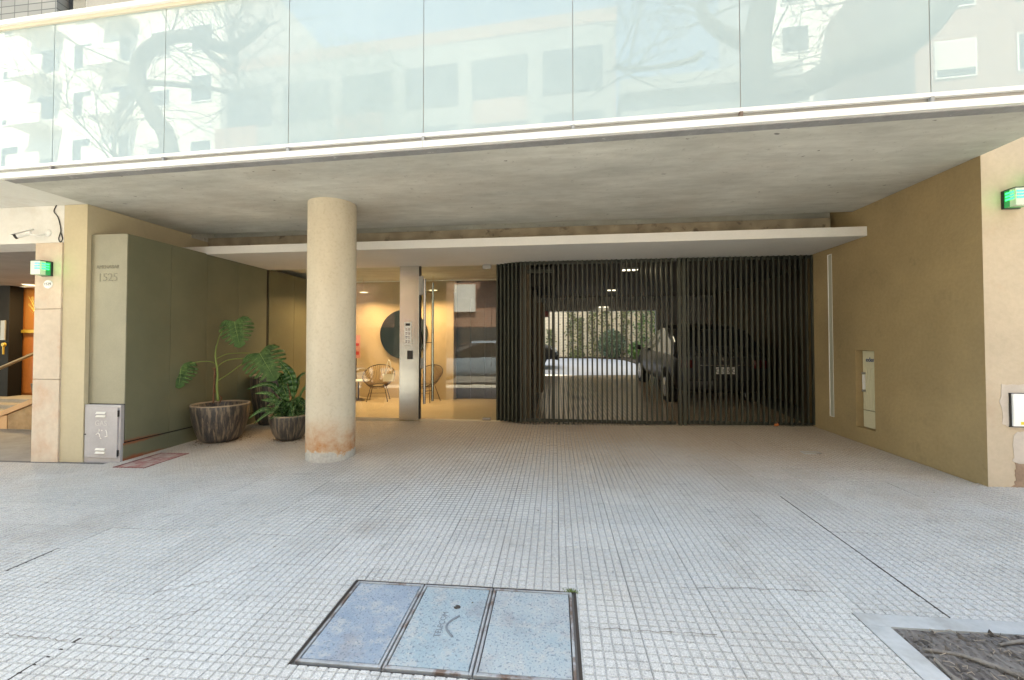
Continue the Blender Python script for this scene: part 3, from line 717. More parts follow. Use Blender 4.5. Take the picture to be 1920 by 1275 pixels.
wl_ = thing('recessed_wall_light', 'tall thin unlit strip light recessed in the olive wall', 'wall light', (XR, 6.885, .41))
obj('diffuser', MB().box(XR+.006, XR+.03, 6.842, 6.928, .417, 2.798), M['diffuser'], wl_)
fb = MB(); fb.box(XR-.003, XR+.03, 6.835, 6.841, .41, 2.805); fb.box(XR-.003, XR+.03, 6.929, 6.935, .41, 2.805); fb.box(XR-.003, XR+.03, 6.841, 6.929, .41, .416); fb.box(XR-.003, XR+.03, 6.841, 6.929, 2.799, 2.805)
obj('frame', fb, M['white_metal'], wl_)
mc = thing('electric_meter_cabinet', 'cream ribbed electric meter cabinet set in the wall niche', 'cabinet', (XR+.10, 6.2, .4))
M['cream'] = surf('cream_cabinet', (.62, .58, .42), .45, .06, 2, 40, 0)
obj('upper_door', MB().bbox(XR+.085, XR+.139, ny0+.006, ny1-.006, .60, nz1-.008, .004), M['cream'], mc)
obj('lower_door', MB().bbox(XR+.085, XR+.139, ny0+.006, ny1-.006, nz0+.004, .592, .004), M['cream'], mc)
for k in range(7):
    yy = ny0+.03+k*.040
    obj('rib', MB().bbox(XR+.080, XR+.086, yy, yy+.012, .62, 1.16, .002), M['cream'], mc)
hd = obj('handle', MB().bbox(XR+.055, XR+.085, 6.315, 6.335, .87, 1.07, .004), M['white'], mc)
obj('latch', MB().bbox(XR+.05, XR+.086, 6.31, 6.34, 1.075, 1.10, .003), M['grey_metal'], mc)
obj('latch', MB().bbox(XR+.05, XR+.086, 6.31, 6.34, .84, .865, .003), M['grey_metal'], mc)
M['blue_ink'] = plain('blue_print', (.03, .05, .16), .6)
text('edenor', .085, (XR+.082, 6.175, 1.27), '-x', M['blue_ink'], mc)

# front pier right
fp = thing('front_wall', 'beige rendered front wall at the right with plaster patches', 'wall', (5.2, YR0+.1, gz(5, 4.7)))
obj('render', MB().box(XR+.002, 6.2, YR0, YR0+.4, -.1, 8.3), M['front_wall'], fp)
M['patch'] = surf('bare_plaster_patch', (.56, .50, .44), .95, .12, 4, 30, .4)
M['patch2'] = surf('peeled_brown_patch', (.34, .24, .17), .95, .25, 5, 30, .6)
def blob(pts, y0, mat, name, seed):
    rnd = random.Random(seed); out = []
    n = len(pts)
    for i in range(n):
        a = Vector(pts[i]); b = Vector(pts[(i+1) % n])
        for k in range(7): p = a.lerp(b, k/7); out.append((p.x+rnd.gauss(0, .006), p.y+rnd.gauss(0, .006)))
    m_ = len(out); v = [(x, y0, z) for x, z in out]+[(x, y0+.01, z) for x, z in out]
    obj(name, MB().faces(v, [tuple(range(m_))]+[(i, m_+i, m_+(i+1) % m_, (i+1) % m_) for i in range(m_)]), mat, fp)
blob([(4.16, 1.10), (4.52, 1.12), (4.62, .98), (4.62, .70), (4.24, .70), (4.165, .74)], YR0-.004, M['patch'], 'plaster_patch', 1)
blob([(4.27, .66), (4.40, .68), (4.42, .36), (4.25, .38)], YR0-.004, M['patch'], 'plaster_patch', 2)
blob([(4.26, .37), (4.40, .36), (4.38, .08), (4.22, .10), (4.26, .22)], YR0-.004, M['patch2'], 'peeled_patch', 3)
blob([(4.38, .68), (4.5, .64), (4.5, .08), (4.39, .10), (4.40, .45)], YR0-.005, M['patch2'], 'peeled_patch', 4)
gb = thing('gas_box', 'white metal service box with a yellow label on the beige wall', 'service box', (4.4, YR0, .86))
obj('frame', MB().box(4.222, 4.62, YR0-.018, YR0, .708, 1.028), M['black'], gb)
obj('door', MB().bbox(4.232, 4.61, YR0-.034, YR0-.010, .718, 1.02, .004), M['white'], gb)
M['yellow'] = plain('yellow_sticker', (.75, .62, .05), .5)
obj('sticker', MB().box(4.29, 4.40, YR0-.0355, YR0-.0340, .735, .762), M['yellow'], gb)

# green signal lamps
M['green_emit'] = plain('green_led', (.05, .6, .25), .3, emit=(.02, 1.0, .20), es=.45)
M['green_glass'] = plain('green_lamp_lens', (.03, .22, .10), .25, emit=(.01, .35, .07), es=.05)
M['lens_clear'] = plain('pale_lamp_lens', (.55, .68, .55), .25)
def signal(label, loc, s=1.0, flip=1, rz=0, rows=3):
    t = thing('garage_exit_light', label, 'signal lamp', loc, rz, 'green garage exit lamps')
    w_, d_, h_ = .16*s, .15*s, .19*s
    obj('backplate', MB().bbox(-w_/2-.006, w_/2+.006, -.02, 0, -h_/2-.006, h_/2+.006, .003), M['black'], t, local=True)
    obj('lens', MB().bbox(-w_/2, w_/2, -d_*.55, -.021, -h_/2, h_/2, .004), M['green_glass'], t, local=True)
    obj('cover', MB().bbox(-w_/2, w_/2, -d_, -d_*.56, -h_/2, h_/2, .004), M['lens_clear'], t, local=True)
    obj('visor', MB().bbox(-w_/2-.004, w_/2+.004, -d_-.003, -.0205, h_/2+.001, h_/2+.008, .002), M['black'], t, local=True)
    for k in range(rows):
        for zside in (1,):
            led = obj('led_row', MB().bbox(-w_/2-.005, -w_/2-.0008, -d_*.90, -d_*.30, (.30-.18*k)*h_-.008, (.30-.18*k)*h_+.010, .002), M['green_emit'], t, local=True)
            led2 = obj('led_row', MB().bbox(-w_*.45, w_*.05, -d_-.005, -d_-.0005, (.30-.18*k)*h_-.008, (.30-.18*k)*h_+.010, .002), M['green_emit'], t, local=True)
    L = bpy.data.lights.new('green_glow', 'POINT'); L.energy = .014; L.color = (.1, 1, .25); L.shadow_soft_size = .04
    lo = bpy.data.objects.new('green_glow', L); C.objects.link(lo); lo.location = Vector(loc)+Vector((-.17*flip, -.10, .0))
    return t
signal('green lit exit lamp low on the beige front wall at right', (4.275, YR0, 2.845), .85, 1)
signal('green exit lamp cut by the frame at upper right', (4.50, YR0, 2.99), 1.0, 1, rows=2)

# ---- left: cladding box, pier, wall behind
ck = thing('clad_wall', 'green grey panelled cabinet wall with engraved street number', 'wall', (-5.7, 5.5, gz(-5.7, 5.5)))
obj('core', MB().box(-5.985, XL-.014, YL0+.014, 10.3, -.05, BZ-.006), M['dark'], ck)
obj('front_panel', MB().bbox(-5.988, XL+.001, YL0, YL0+.013, .715, BZ, .0015), M['clad_front'], ck)
ys = [YL0+.0135, 5.488, 6.130, 6.806, 7.535]
for k in range(4):
    obj('cladding_panel', MB().bbox(XL-.013, XL, ys[k]+.003, ys[k+1]-.003, .231, BZ, .0015), M['clad_rust'], ck)
    obj('kick_panel', MB().bbox(XL-.013, XL, ys[k]+.0015 if k else YL0-.002, ys[k+1]-.0015, gz(XL, 6)-.06, .213, .0015), M['clad_rust'], ck)
for a, b in ((7.60, 8.4), (8.4, 9.2), (9.2, 10.28)):
    obj('cladding_panel', MB().bbox(XL-.013, XL, a+.003, b-.003, gz(XL, 6)+.05, BZ, .0015), M['clad'], ck)
me_n = plain('engraved_shadow_paint', (.10, .095, .07), .7); me_h = plain('engraved_letter', (.175, .165, .12), .6)
text('AMENABAR', .068, (-5.735, YL0-.001, 2.475), '-y', me_h, ck, depth=.002, sx=.95)
text('1525', .150, (-5.735, YL0-.001, 2.335), '-y', me_h, ck, depth=.002, sx=1)
text('1525', .150, (-5.731, YL0-.0005, 2.331), '-y', plain('letter_lit_edge', (.30, .29, .21), .5), ck, depth=.001, sx=1)
pr = thing('pier', 'narrow yellow beige pier between the two buildings', 'pier', (-6.16, 4.9, gz(-6.16, 4.9)))
obj('render', MB().box(-6.335, -5.992, YL0-.05, 10.3, -.1, H-.002), M['pier'], pr)
gc = thing('gas_cabinet', 'grey metal gas cabinet with louvres at the foot of the clad wall', 'gas cabinet', (-5.735, YL0, gz(-5.7, 4.8)))
M['gas'] = surf('silver_grey_paint', (.42, .40, .41), .45, .10, 3, 30, .05, metal=.1)
x0, x1, zt_ = -5.99, -5.468, .705
obj('frame', MB().bbox(x0, x1, YL0-.035, YL0+.012, gz(-5.7, 4.8)-.02, zt_, .004), M['gas'], gc)
dr = obj('door', MB().bbox(x0+.022, x1-.03, YL0-.050, YL0-.034, .035, zt_-.03, .004), M['gas'], gc)
M['louvre'] = plain('louvre_cream', (.66, .63, .56), .4)
for z in (.590, .548, .130, .088):
    obj('louvre', MB().faces([(-5.80, YL0-.0505, z+.028), (-5.665, YL0-.0505, z+.028), (-5.665, YL0-.068, z+.004), (-5.80, YL0-.068, z+.004), (-5.80, YL0-.0505, z), (-5.665, YL0-.0505, z)],
        [(3, 2, 1, 0), (4, 5, 2, 3), (0, 4, 3), (5, 1, 2)]), M['louvre'], gc)
M['chalk'] = plain('scratched_lettering', (.50, .48, .47), .7); M['whitepaint'] = plain('white_paint_scrawl', (.75, .73, .68), .7)
text('GAS', .095, (-5.735, YL0-.051, .47), '-y', M['chalk'], gc, depth=.001)
scr = MB()
for pts in ([(-5.80, .33), (-5.77, .35), (-5.75, .33), (-5.745, .30)], [(-5.755, .37), (-5.75, .40)], [(-5.72, .385), (-5.71, .38)], [(-5.66, .39), (-5.645, .36), (-5.64, .31), (-5.67, .305)], [(-5.74, .29), (-5.725, .28)]):
    scr.tube([(x, YL0-.051, z) for x, z in pts], .006, 5)
obj('scrawl', scr, M['whitepaint'], gc)
obj('lock', MB().lathe([(.008, 0), (.008, .01)], 10, (0, 0, 0)), M['black'], gc, local=True).matrix_local = Matrix.Translation((-5.952+5.735, -.052, .33-gz(-5.7, 4.8))) @ Matrix.Rotation(math.pi/2, 4, 'X')
obj('hinge', MB().box(x1-.028, x1-.018, YL0-.055, YL0-.035, .56, .64), M['black'], gc)
obj('hinge', MB().box(x1-.028, x1-.018, YL0-.055, YL0-.035, .06, .14), M['black'], gc)

# ================================================================== ENTRANCE GLASS
eg = thing('glass_entrance', 'frameless glass entrance with a steel pillar and intercom', 'entrance', (-2.8, YGL, .1))
zg = .125
obj('glass_panel', MB().box(XL+.004, -2.816, YGL-.005, YGL+.005, zg+.005, CZ-.002), M['glass'], eg)
dg = obj('glass_door', MB().box(-2.425, -1.135, YGL-.005, YGL+.005, zg+.012, CZ-.01), M['glass'], eg)
obj('glass_panel', MB().box(-1.128, -1.05, YGL-.005, YGL+.005, zg+.005, CZ-.002), M['glass'], eg)
sp_ = obj('steel_pillar', MB().bbox(-2.813, -2.45, YGL-.06, YGL+.06, .10, CZ-.001, .004), M['steel'], eg)
ic = obj('intercom', MB().bbox(-2.716, -2.588, YGL-.072, YGL-.0605, 1.465, 1.865, .003), M['white_metal'], eg)
obj('display', MB().box(-2.695, -2.609, YGL-.0735, YGL-.0722, 1.80, 1.845), M['black'], ic)
for k in range(12):
    for s_ in (0, 1): obj('button', MB().bbox(-2.697+s_*.050, -2.657+s_*.050, YGL-.0755, YGL-.0722, 1.765-k*.0245, 1.781-k*.0245, .001), M['chrome'] if k % 3 else M['white'], ic)
obj('card_reader', MB().bbox(-2.662, -2.560, YGL-.078, YGL-.0605, 1.195, 1.352, .006), M['black'], eg)
hd1 = obj('door_handle', MB().tube([(-2.335, YGL-.085, .40), (-2.335, YGL-.085, 2.64)], .025, 16), M['chrome'], eg, 40)
obj('door_handle', MB().tube([(-2.235, YGL+.085, .43), (-2.235, YGL+.085, 2.60)], .023, 16), M['chrome'], eg, 40)
for z in (.62, 1.5, 2.42): obj('handle_mount', MB().tube([(-2.335, YGL-.085, z), (-2.30, YGL, z), (-2.235, YGL+.085, z)], .008, 8), M['chrome'], eg, 40)
obj('door_frame', MB().box(-2.449, -2.430, YGL-.03, YGL+.03, .12, CZ-.001), M['black'], eg)
obj('door_closer', MB().bbox(-2.452, -2.375, YGL-.055, YGL-.0055, 2.36, 2.70, .006), M['grey_metal'], eg)
obj('lock_case', MB().bbox(-2.428, -2.330, YGL-.03, YGL-.0055, 1.03, 1.22, .006), M['grey_metal'], eg)
obj('hinge_patch', MB().bbox(-1.29, -1.14, YGL-.02, YGL+.02, CZ-.075, CZ-.0015, .004), M['grey_metal'], eg)
obj('hinge_patch', MB().bbox(-1.29, -1.14, YGL-.02, YGL+.02, zg-.01, zg+.035, .004), M['chrome'], eg)

# lobby
lb = thing('entrance_lobby', 'warm lit entrance lobby with beige walls behind the glass', 'lobby', (-3, 9, .12))
M['lobby_wall'] = surf('warm_beige_lobby_wall', (.52, .41, .27), .75, .08, 1.2, 20, .05)
M['lobby_floor'] = None
m = NM('polished_beige_stone_floor'); p = m.pos(); m.col(m.mix(m.noise(p, 2, 5), (.50, .41, .28), (.60, .51, .37))); m.set(Roughness=.10); M['lobby_floor'] = m.mat
fl = lambda x, y: .118 if y < 7.8 else .16
obj('floor', MB().box(XL, -.62, YGL-.001, 14.0, .02, .122), M['lobby_floor'], lb)
obj('back_wall', MB().box(XL, -2.44, 10.3, 10.6, .12, 3.08), M['lobby_wall'], lb)
obj('wall_pier', MB().box(-3.0, -2.44, 10.12, 10.299, .122, 2.72), M['lobby_wall'], lb)
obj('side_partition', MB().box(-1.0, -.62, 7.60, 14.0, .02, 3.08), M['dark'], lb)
M['darkwood'] = surf('dark_corridor_panel', (.055, .045, .035), .35, .3, 3, 30, .05)
obj('corridor_wall', MB().box(-2.439, -1.0, 10.42, 10.6, .12, 3.08), M['darkwood'], lb)
for k in range(4): obj('wall_panel', MB().bbox(-2.43+k*.36, -2.43+k*.36+.35, 10.39, 10.418, .13, 2.60, .004), M['darkwood'], lb)
obj('ceiling', MB().box(-5.985, -1.0, 7.62, 10.6, 3.08, 3.2), M['lobby_wall'], lb)
obj('rear_upper_wall', MB().box(-5.985, XL-.001, 10.3, 10.6, 2.9, 3.08), M['lobby_wall'], lb)
obj('light_rail', MB().box(-5.4, -1.0, 10.15, 10.19, 3.0, 3.03), M['white_metal'], lb)
M['lobby_lamp'] = plain('lit_lobby_lamp', (1, .9, .7), .5, emit=(1, .82, .55), es=.6)
def downlight(x, y, z, label, e, cat='ceiling light', grp='round lobby downlights', col=(1, .63, .37), size=.09, name='ceiling_downlight', spot=True):
    t = thing(name, label, cat, (x, y, z), 0, grp)
    obj('ring', MB().lathe([(size, -.012), (size+.016, -.012), (size+.016, 0), (size, 0)], 20, (0, 0, 0), False), M['white_metal'], t, True, True)
    obj('stem', MB().lathe([(.006, .001), (.006, .379)], 10), M['lobby_wall'], t, local=True)
    obj('lamp', MB().lathe([(size-.001, -.006), (size-.001, -.001)], 20), M['lobby_lamp'], t, local=True)
    L = bpy.data.lights.new('lamp_light', 'AREA'); L.shape = 'DISK'; L.size = size*2; L.energy = e; L.color = col; L.spread = R(150)
    lo = bpy.data.objects.new('lamp_light', L); C.objects.link(lo); lo.location = (x, y, z-.02); return t
downlight(at(682, 552, 9.7).x, 9.7, 2.70, 'lit lobby downlight nearest the column', 4.2)
downlight(at(766, 552, 9.7).x, 9.7, 2.70, 'lit lobby downlight beside the steel pillar', 4.2)
downlight(at(812, 551, 9.5).x, 9.5, 2.70, 'lit lobby downlight by the door handle', 3.4)
downlight(-4.7, 8.5, 2.70, 'unseen lamp added behind the column to light the lobby side panels', 4.5)  # no visible fixture here, added to brighten the cladding inside the lobby
# round mirror
mr = thing('round_mirror', 'large round dark mirror on the lobby wall', 'mirror', (at(757, 628, 10.25).x, 10.27, 1.70))
M['mirror'] = plain('dark_mirror', (.20, .23, .21), .02, 1.0)
disc = MB().lathe([(.60, 0), (.60, .02)], 64); o = obj('mirror_disc', disc, M['mirror'], mr, local=True); o.rotation_euler = (math.pi/2, 0, 0)
o = obj('rim', MB().lathe([(.601, -.004), (.612, -.004), (.612, .026), (.601, .026)], 64, cap=False), M['black'], mr, True, True); o.rotation_euler = (math.pi/2, 0, 0)
# chairs
M['wire'] = plain('black_chair_wire', (.03, .02, .015), .4); M['cord'] = plain('tan_plastic_cord', (.10, .05, .025), .5)
def chair(label, loc, rz):
    t = thing('wire_chair', label, 'chair', loc, rz, 'round wire chairs in the lobby')
    def P_(a, k): # bowl: ring (k=0) to seat ring (k=1)
        ring = Vector((.37*math.cos(a), .02+.30*math.sin(a), .60+.24*math.sin(a))); seat = Vector((.14*math.cos(a), -.04+.13*math.sin(a), .37+.02*math.sin(a)))
        q = ring.lerp(seat, k); q.z -= .05*math.sin(math.pi*k); q.y += .03*math.sin(math.pi*k)*max(0, math.sin(a)); return q
    N_ = 40
    obj('frame_ring', MB().tube([P_(2*math.pi*i/N_, 0) for i in range(N_)], .011, 8, True), M['wire'], t, True, True)
    obj('seat_ring', MB().tube([P_(2*math.pi*i/N_, 1) for i in range(N_)], .008, 8, True), M['wire'], t, True, True)
    cd = MB()
    for i in range(46): a = 2*math.pi*i/46; cd.tube([P_(a, k/5) for k in range(6)], .0055, 5)
    obj('cord_weave', cd, M['cord'], t, True, True)
    for sx_, sy_ in ((-1, -1), (1, -1), (1, 1), (-1, 1)):
        obj('leg', MB().tube([(.15*sx_, -.03+.12*sy_, .37), (.24*sx_, -.02+.22*sy_, 0)], .009, 8), M['wire'], t, True, True)
    obj('cross_bar', MB().tube([(-.19, -.02-.17, .2), (.19, -.02-.17, .2)], .006, 6), M['wire'], t, True, True)
    return t
chair('round wire chair standing in front of the lobby mirror', (at(710, 745, 9.75).x, 9.75, .122), .25)
chair('round wire chair seen behind the door handle', (at(797, 745, 9.80).x+.05, 9.80, .122), -.3)
tb = thing('side_table', 'low white lobby table between column and wire chair', 'table', (at(672, 740, 9.75).x, 9.75, .122))
obj('table_top', MB().lathe([(.26, .46), (.27, .47), (.27, .485)], 32), M['white'], tb, True, True); tb.children[0].data.set_sharp_from_angle(angle=R(40))
obj('pedestal', MB().lathe([(.16, 0), (.15, .012), (.02, .02), (.02, .46)], 20), M['wire'], tb, local=True)
# tote bag resting in the chair
M['bag'] = plain('white_paper_bag', (.7, .68, .62), .7)
bx = at(729, 700, 9.55).x
bg = thing('tote_bag', 'white tote bag with tall handles on the wire chair', 'bag', (bx, 9.55, .60))
obj('sack', MB().faces([(-.12, -.05, 0), (.12, -.05, 0), (.12, .05, 0), (-.12, .05, 0), (-.14, -.03, .17), (.14, -.03, .17), (.14, .03, .17), (-.14, .03, .17)], [(3, 2, 1, 0), (0, 1, 5, 4), (1, 2, 6, 5), (2, 3, 7, 6), (3, 0, 4, 7)]), M['bag'], bg, local=True)
for yy in (-.03, .03): obj('handle', MB().tube([(-.08, yy, .16), (-.03, yy*.6, .44), (0, yy*.3, .50), (.03, yy*.6, .44), (.08, yy, .16)], .006, 6), M['bag'], bg, True, True)
ps = thing('pink_poster', 'pink notice poster just right of the column in the lobby', 'poster', (at(671, 650, 9.9).x, 9.9, 1.4))
M['pink'] = surf('pink_print', (.60, .28, .26), .6); M['redp'] = plain('red_print', (.45, .03, .04), .6)
obj('sheet', MB().box(-.16, .06, 0, .006, -.28, .28), M['pink'], ps, local=True); obj('print', MB().box(-.10, .03, -.002, -.0005, -.20, -.12).box(-.10, .03, -.002, -.0005, .02, .08), M['redp'], ps, local=True)
obj('stand', MB().tube([(-.05, .02, -1.27), (-.05, .02, .28)], .012, 8).lathe([(.14, -1.278), (.13, -1.262)], 16), M['wire'], ps, local=True)
# ================================================================== GARAGE GATES
def slat_run(t, p0, p1, pitch, z0f, z1, first=0.0, w_=.025, d_=.045, bev=True):
    p0 = Vector((*p0, 0)); p1 = Vector((*p1, 0)); L = (p1-p0).length; u = (p1-p0)/L; v = Vector((-u.y, u.x, 0))
    n = int((L-first)/pitch+1e-6)+1; ang = math.atan2(u.y, u.x)
    mesh = None
    for k in range(n):
        c = p0+u*(first+k*pitch); zb_ = z0f(c.x, c.y)
        if mesh is None:
            mesh = MB().bbox(-w_/2, w_/2, -d_/2, d_/2, 0, 1, .0025)
            # keep chamfer small in z by building at unit height then scaling z
            mesh = mesh.mesh('slat', M['slat'])
        o = bpy.data.objects.new('slat', mesh); C.objects.link(o); o.parent = t
        o.location = c+v*0-WL[t.name]+Vector((0, 0, zb_)); o.rotation_euler = (0, 0, ang); o.scale = (1, 1, z1-zb_)
def bar(t, p0, p1, w_, z0, z1, name, off=0.0):
    p0 = Vector((*p0, 0)); p1 = Vector((*p1, 0)); u = (p1-p0).normalized(); v = Vector((-u.y, u.x, 0)); a = p0+v*(off-w_/2); b = p1+v*(off-w_/2); c = p1+v*(off+w_/2); d = p0+v*(off+w_/2)
    return obj(name, MB().prism([(a.x, a.y), (b.x, b.y), (c.x, c.y), (d.x, d.y)], z0, z1), M['slat'], t)
zslat = lambda x, y: gz(x, y)+.022
A_, B_ = (-1.030, YGL-.02), (-.615, YG+.01)
g0 = thing('slatted_screen', 'short angled screen of dark slats between the glass door and garage gate', 'screen', (-.82, 7.44, gz(-.8, 7.4)))
slat_run(g0, A_, B_, .080, zslat, CZ-.003, .015, .030, .05)
bar(g0, A_, B_, .03, .13, .17, 'bottom_rail', .045); bar(g0, A_, B_, .03, CZ-.05, CZ-.003, 'top_rail', .045)
g1 = thing('garage_gate', 'left garage gate leaf of dark vertical slats in front of the driveway', 'gate', (.7, YG, gz(.7, YG)), 0, 'slatted garage gates')
X0, X1, X2, X3 = -.60, 1.955, 2.145, 4.028
slat_run(g1, (X0, YG), (X1, YG), .0800, zslat, CZ-.003, .012)
bar(g1, (X0, YG), (X1, YG), .03, .150, .205, 'bottom_rail', .040); bar(g1, (X0, YG), (X1, YG), .03, CZ-.055, CZ-.003, 'top_rail', .040)
obj('gate_post', MB().bbox(X1+.035, X1+.075, YG-.03, YG+.05, .13, CZ-.002, .003), M['slat'], g1)
obj('inner_frame', MB().bbox(-.56, -.50, YG+.07, YG+.13, .14, CZ-.003, .003).bbox(-.50, -.06, YG+.07, YG+.13, 2.70, 2.76, .003).bbox(-.06, -.01, YG+.07, YG+.13, .14, CZ-.003, .003), M['slat'], g1)
g2 = thing('garage_gate', 'right garage gate leaf of dark slats in front of the parked black car', 'gate', (3.1, YG, gz(3.1, YG)), 0, 'slatted garage gates')
obj('gate_post', MB().bbox(X2-.085, X2-.035, YG-.03, YG+.05, .15, CZ-.002, .003), M['slat'], g2)
slat_run(g2, (X2, YG), (X3, YG), .0815, zslat, CZ-.003, .005)
bar(g2, (X2-.08, YG), (X3, YG), .03, .170, .225, 'bottom_rail', .040); bar(g2, (X2-.08, YG), (X3, YG), .03, CZ-.055, CZ-.003, 'top_rail', .040)
tr = struct('gate_track', MB().prism([(-.62, 7.27), (4.03, 7.27), (4.03, 7.40), (-.62, 7.40)], lambda x, y: gz(x, y)-.01, lambda x, y: gz(x, y)+.003), M['mortar'])
lf = MB().faces([(0, 0, 0), (.03, -.012, .012), (.075, 0, .02), (.05, .004, .055), (.022, .004, .07), (.004, .003, .035)], [(0, 1, 2, 3, 4, 5)])
M['orange_leaf'] = plain('orange_fallen_leaf', (.42, .12, .03), .7)
o = obj('fallen_leaf', MB().faces([(3.42, 7.27, .178), (3.455, 7.255, .182), (3.49, 7.262, .20), (3.468, 7.27, .235), (3.455, 7.275, .215), (3.43, 7.28, .222)], [(0, 1, 2, 4), (2, 3, 4), (0, 4, 5)]), M['orange_leaf'])
tag(o, 'orange fallen leaf caught at the foot of the right gate', 'leaf')

# ================================================================== GARAGE AND PATIO
def gfz(x, y):                                       # driveway climbs towards the patio
    base = gz(x, 7.4); return base+max(0, y-7.4)*.060 if y < 13.5 else base+6.1*.060+(y-13.5)*.040
mb = MB()
holes(-.62, 4.9, 7.40, 13.5, [], lambda x, y: gfz(x, y)-.012, mb); struct('driveway', mb, M['mortar'])
gt = MB(); rnd = random.Random(4)
for i in range(-7, 8):
    for j in range(15):
        x0, y0 = 2.02+i*T, 7.42+j*T
        if x0 < -.6 or x0 > 3.9: continue
        dz = rnd.uniform(-.004, .002); tile_mb(x0, y0, [(-30, 30, 13.48, 20)] if j == 14 else (), i*7+j, gt, lambda x, y: gfz(x, y)+dz-.004)
tag(obj('driveway_tiles', gt, [M['garage_groove'], M['garage_tile']]), 'dark tiled driveway sloping up behind the gate', 'paving', kind='stuff')
gg = thing('garage', 'dark garage passage with concrete ceiling leading to the rear patio', 'garage', (2, 10, .1))
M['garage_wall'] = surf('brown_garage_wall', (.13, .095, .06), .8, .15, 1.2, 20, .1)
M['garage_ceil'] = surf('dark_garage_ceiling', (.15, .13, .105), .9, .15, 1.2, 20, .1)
M['grey_wall'] = surf('grey_painted_wall', (.42, .42, .42), .8, .1)
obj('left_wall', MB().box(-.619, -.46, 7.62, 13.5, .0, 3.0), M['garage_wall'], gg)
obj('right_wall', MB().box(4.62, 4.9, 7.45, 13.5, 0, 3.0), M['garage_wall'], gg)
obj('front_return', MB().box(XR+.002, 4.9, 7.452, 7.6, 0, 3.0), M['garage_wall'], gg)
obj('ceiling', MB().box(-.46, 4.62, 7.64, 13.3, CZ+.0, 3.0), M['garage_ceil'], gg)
obj('rear_beam', MB().box(-.6, 4.9, 13.3, 13.55, 2.46, 3.0), M['grey_wall'], gg)
obj('rear_return', MB().box(3.02, 4.9, 13.30, 13.55, .3, 2.459), M['grey_wall'], gg)
obj('duct', MB().bbox(-.455, .02, 7.70, 9.2, 2.50, 2.86, .01), M['dark'], gg)
obj('utility_box', MB().bbox(-.455, -.25, 8.6, 9.6, .5, 2.3, .01), M['garage_wall'], gg)
obj('pipe', MB().tube([(-.40, 8.2, .2), (-.40, 8.2, 2.5)], .04, 10), M['grey_metal'], gg)
obj('sign', MB().box(-.458, -.20, 13.26, 13.295, 2.28, 2.46), plain('pink_height_sign', (.55, .20, .20), .6), gg)
M['tube_on'] = plain('lit_garage_lamp', (1, .95, .85), .5, emit=(1, .92, .78), es=.5)
for k, (x, y, z, e, lab) in enumerate(((1.39, 8.25, CZ, .5, 'lit garage ceiling lamp nearest the gate'), (1.46, 11.4, CZ, .4, 'lit garage ceiling lamp halfway along the passage'), (1.44, 13.20, 2.60, .03, 'lit garage lamp on the rear beam'))):
    t = thing('garage_lamp', lab, 'ceiling light', (x, y, z), 0, 'garage ceiling lamps')
    obj('housing', MB().bbox(-.15, .15, -.055, .055, -.028, 0, .003), M['grey_metal'], t, local=True)
    for q in (-1, 0, 1) if k == 0 else (-1, 1):
        wq_ = .042 if k == 0 else .06; c_ = q*(.095 if k == 0 else .075)
        obj('lamp', MB().bbox(c_-wq_, c_+wq_, -.045, .045, -.040, -.0285, .003), M['tube_on'], t, local=True)
    L = bpy.data.lights.new('lamp_light', 'AREA'); L.shape = 'RECTANGLE'; L.size = .25; L.size_y = .1; L.energy = e; L.color = (1, .85, .62)
    lo = bpy.data.objects.new('lamp_light', L); C.objects.link(lo); lo.location = (x, y, z-.05)
# patio
M['patio'] = surf('pale_patio_paving', (.40, .40, .41), .7, .08, 1, 20, .05)
mb = MB(); n = 8
for i in range(n):
    y0 = 13.5+7.6*i/n; y1 = 13.5+7.6*(i+1)/n
    mb.quad((-9, y0, gfz(0, y0)), (9, y0, gfz(0, y0)), (9, y1, gfz(0, y1)), (-9, y1, gfz(0, y1)))
struct('patio', mb, M['patio'])
def whitebrick():
    m = NM('whitewashed_brick'); p = m.pos(); sep = m.n('ShaderNodeSeparateXYZ'); m.l(p, sep.inputs[0]); cb = m.n('ShaderNodeCombineXYZ'); m.l(sep.outputs[0], cb.inputs[0]); m.l(sep.outputs[2], cb.inputs[1])
    b = m.n('ShaderNodeTexBrick'); m.l(cb.outputs[0], b.inputs['Vector']); b.inputs['Scale'].default_value = 1; b.inputs['Brick Width'].default_value = .24; b.inputs['Row Height'].default_value = .075; b.inputs['Mortar Size'].default_value = .008
    b.inputs['Color1'].default_value = (.66, .60, .47, 1); b.inputs['Color2'].default_value = (.74, .69, .56, 1); b.inputs['Mortar'].default_value = (.46, .42, .34, 1)
    m.col(b.outputs[0]); m.set(Roughness=.9); m.bump(b.outputs[1], -.4, .01); return m.mat
M['wbrick'] = whitebrick()
pw = tag(obj('patio_wall', MB().box(-9, 9, 20.6, 20.9, .5, 4.4), M['wbrick']), 'cream whitewashed brick wall at the back of the patio', 'wall')
tag(obj('rear_shade_block', MB().box(-14, 14, 24.5, 30, 0, 24), M['front_wall']), 'unseen block added behind the patio wall to shade the patio', 'building')  # out-of-view block added to keep the sun off the patio
M['soil2'] = surf('bed_soil', (.06, .045, .03), .95)
bed = [(9, 20.6), (-3, 20.6), (-3, 20.35), (1.8, 20.3), (2.6, 19.9), (3.0, 19.2), (3.15, 17.8), (3.2, 16), (9, 16)]
tag(obj('planting_bed', MB().prism(bed, .5, lambda x, y: gfz(0, y)+.05), M['soil2']), 'curved planting bed along the patio wall', 'planting bed')
def leafmat(name, a, b):
    m = NM(name); oi = m.noise(m.pos(), 9, 2); m.col(m.mix(m.ramp(oi, [(.35, 0.0), (.65, 1.0)]), a, b)); m.b.inputs['Roughness'].default_value = .38; m.b.inputs['Specular IOR Level'].default_value = .6; return m.mat
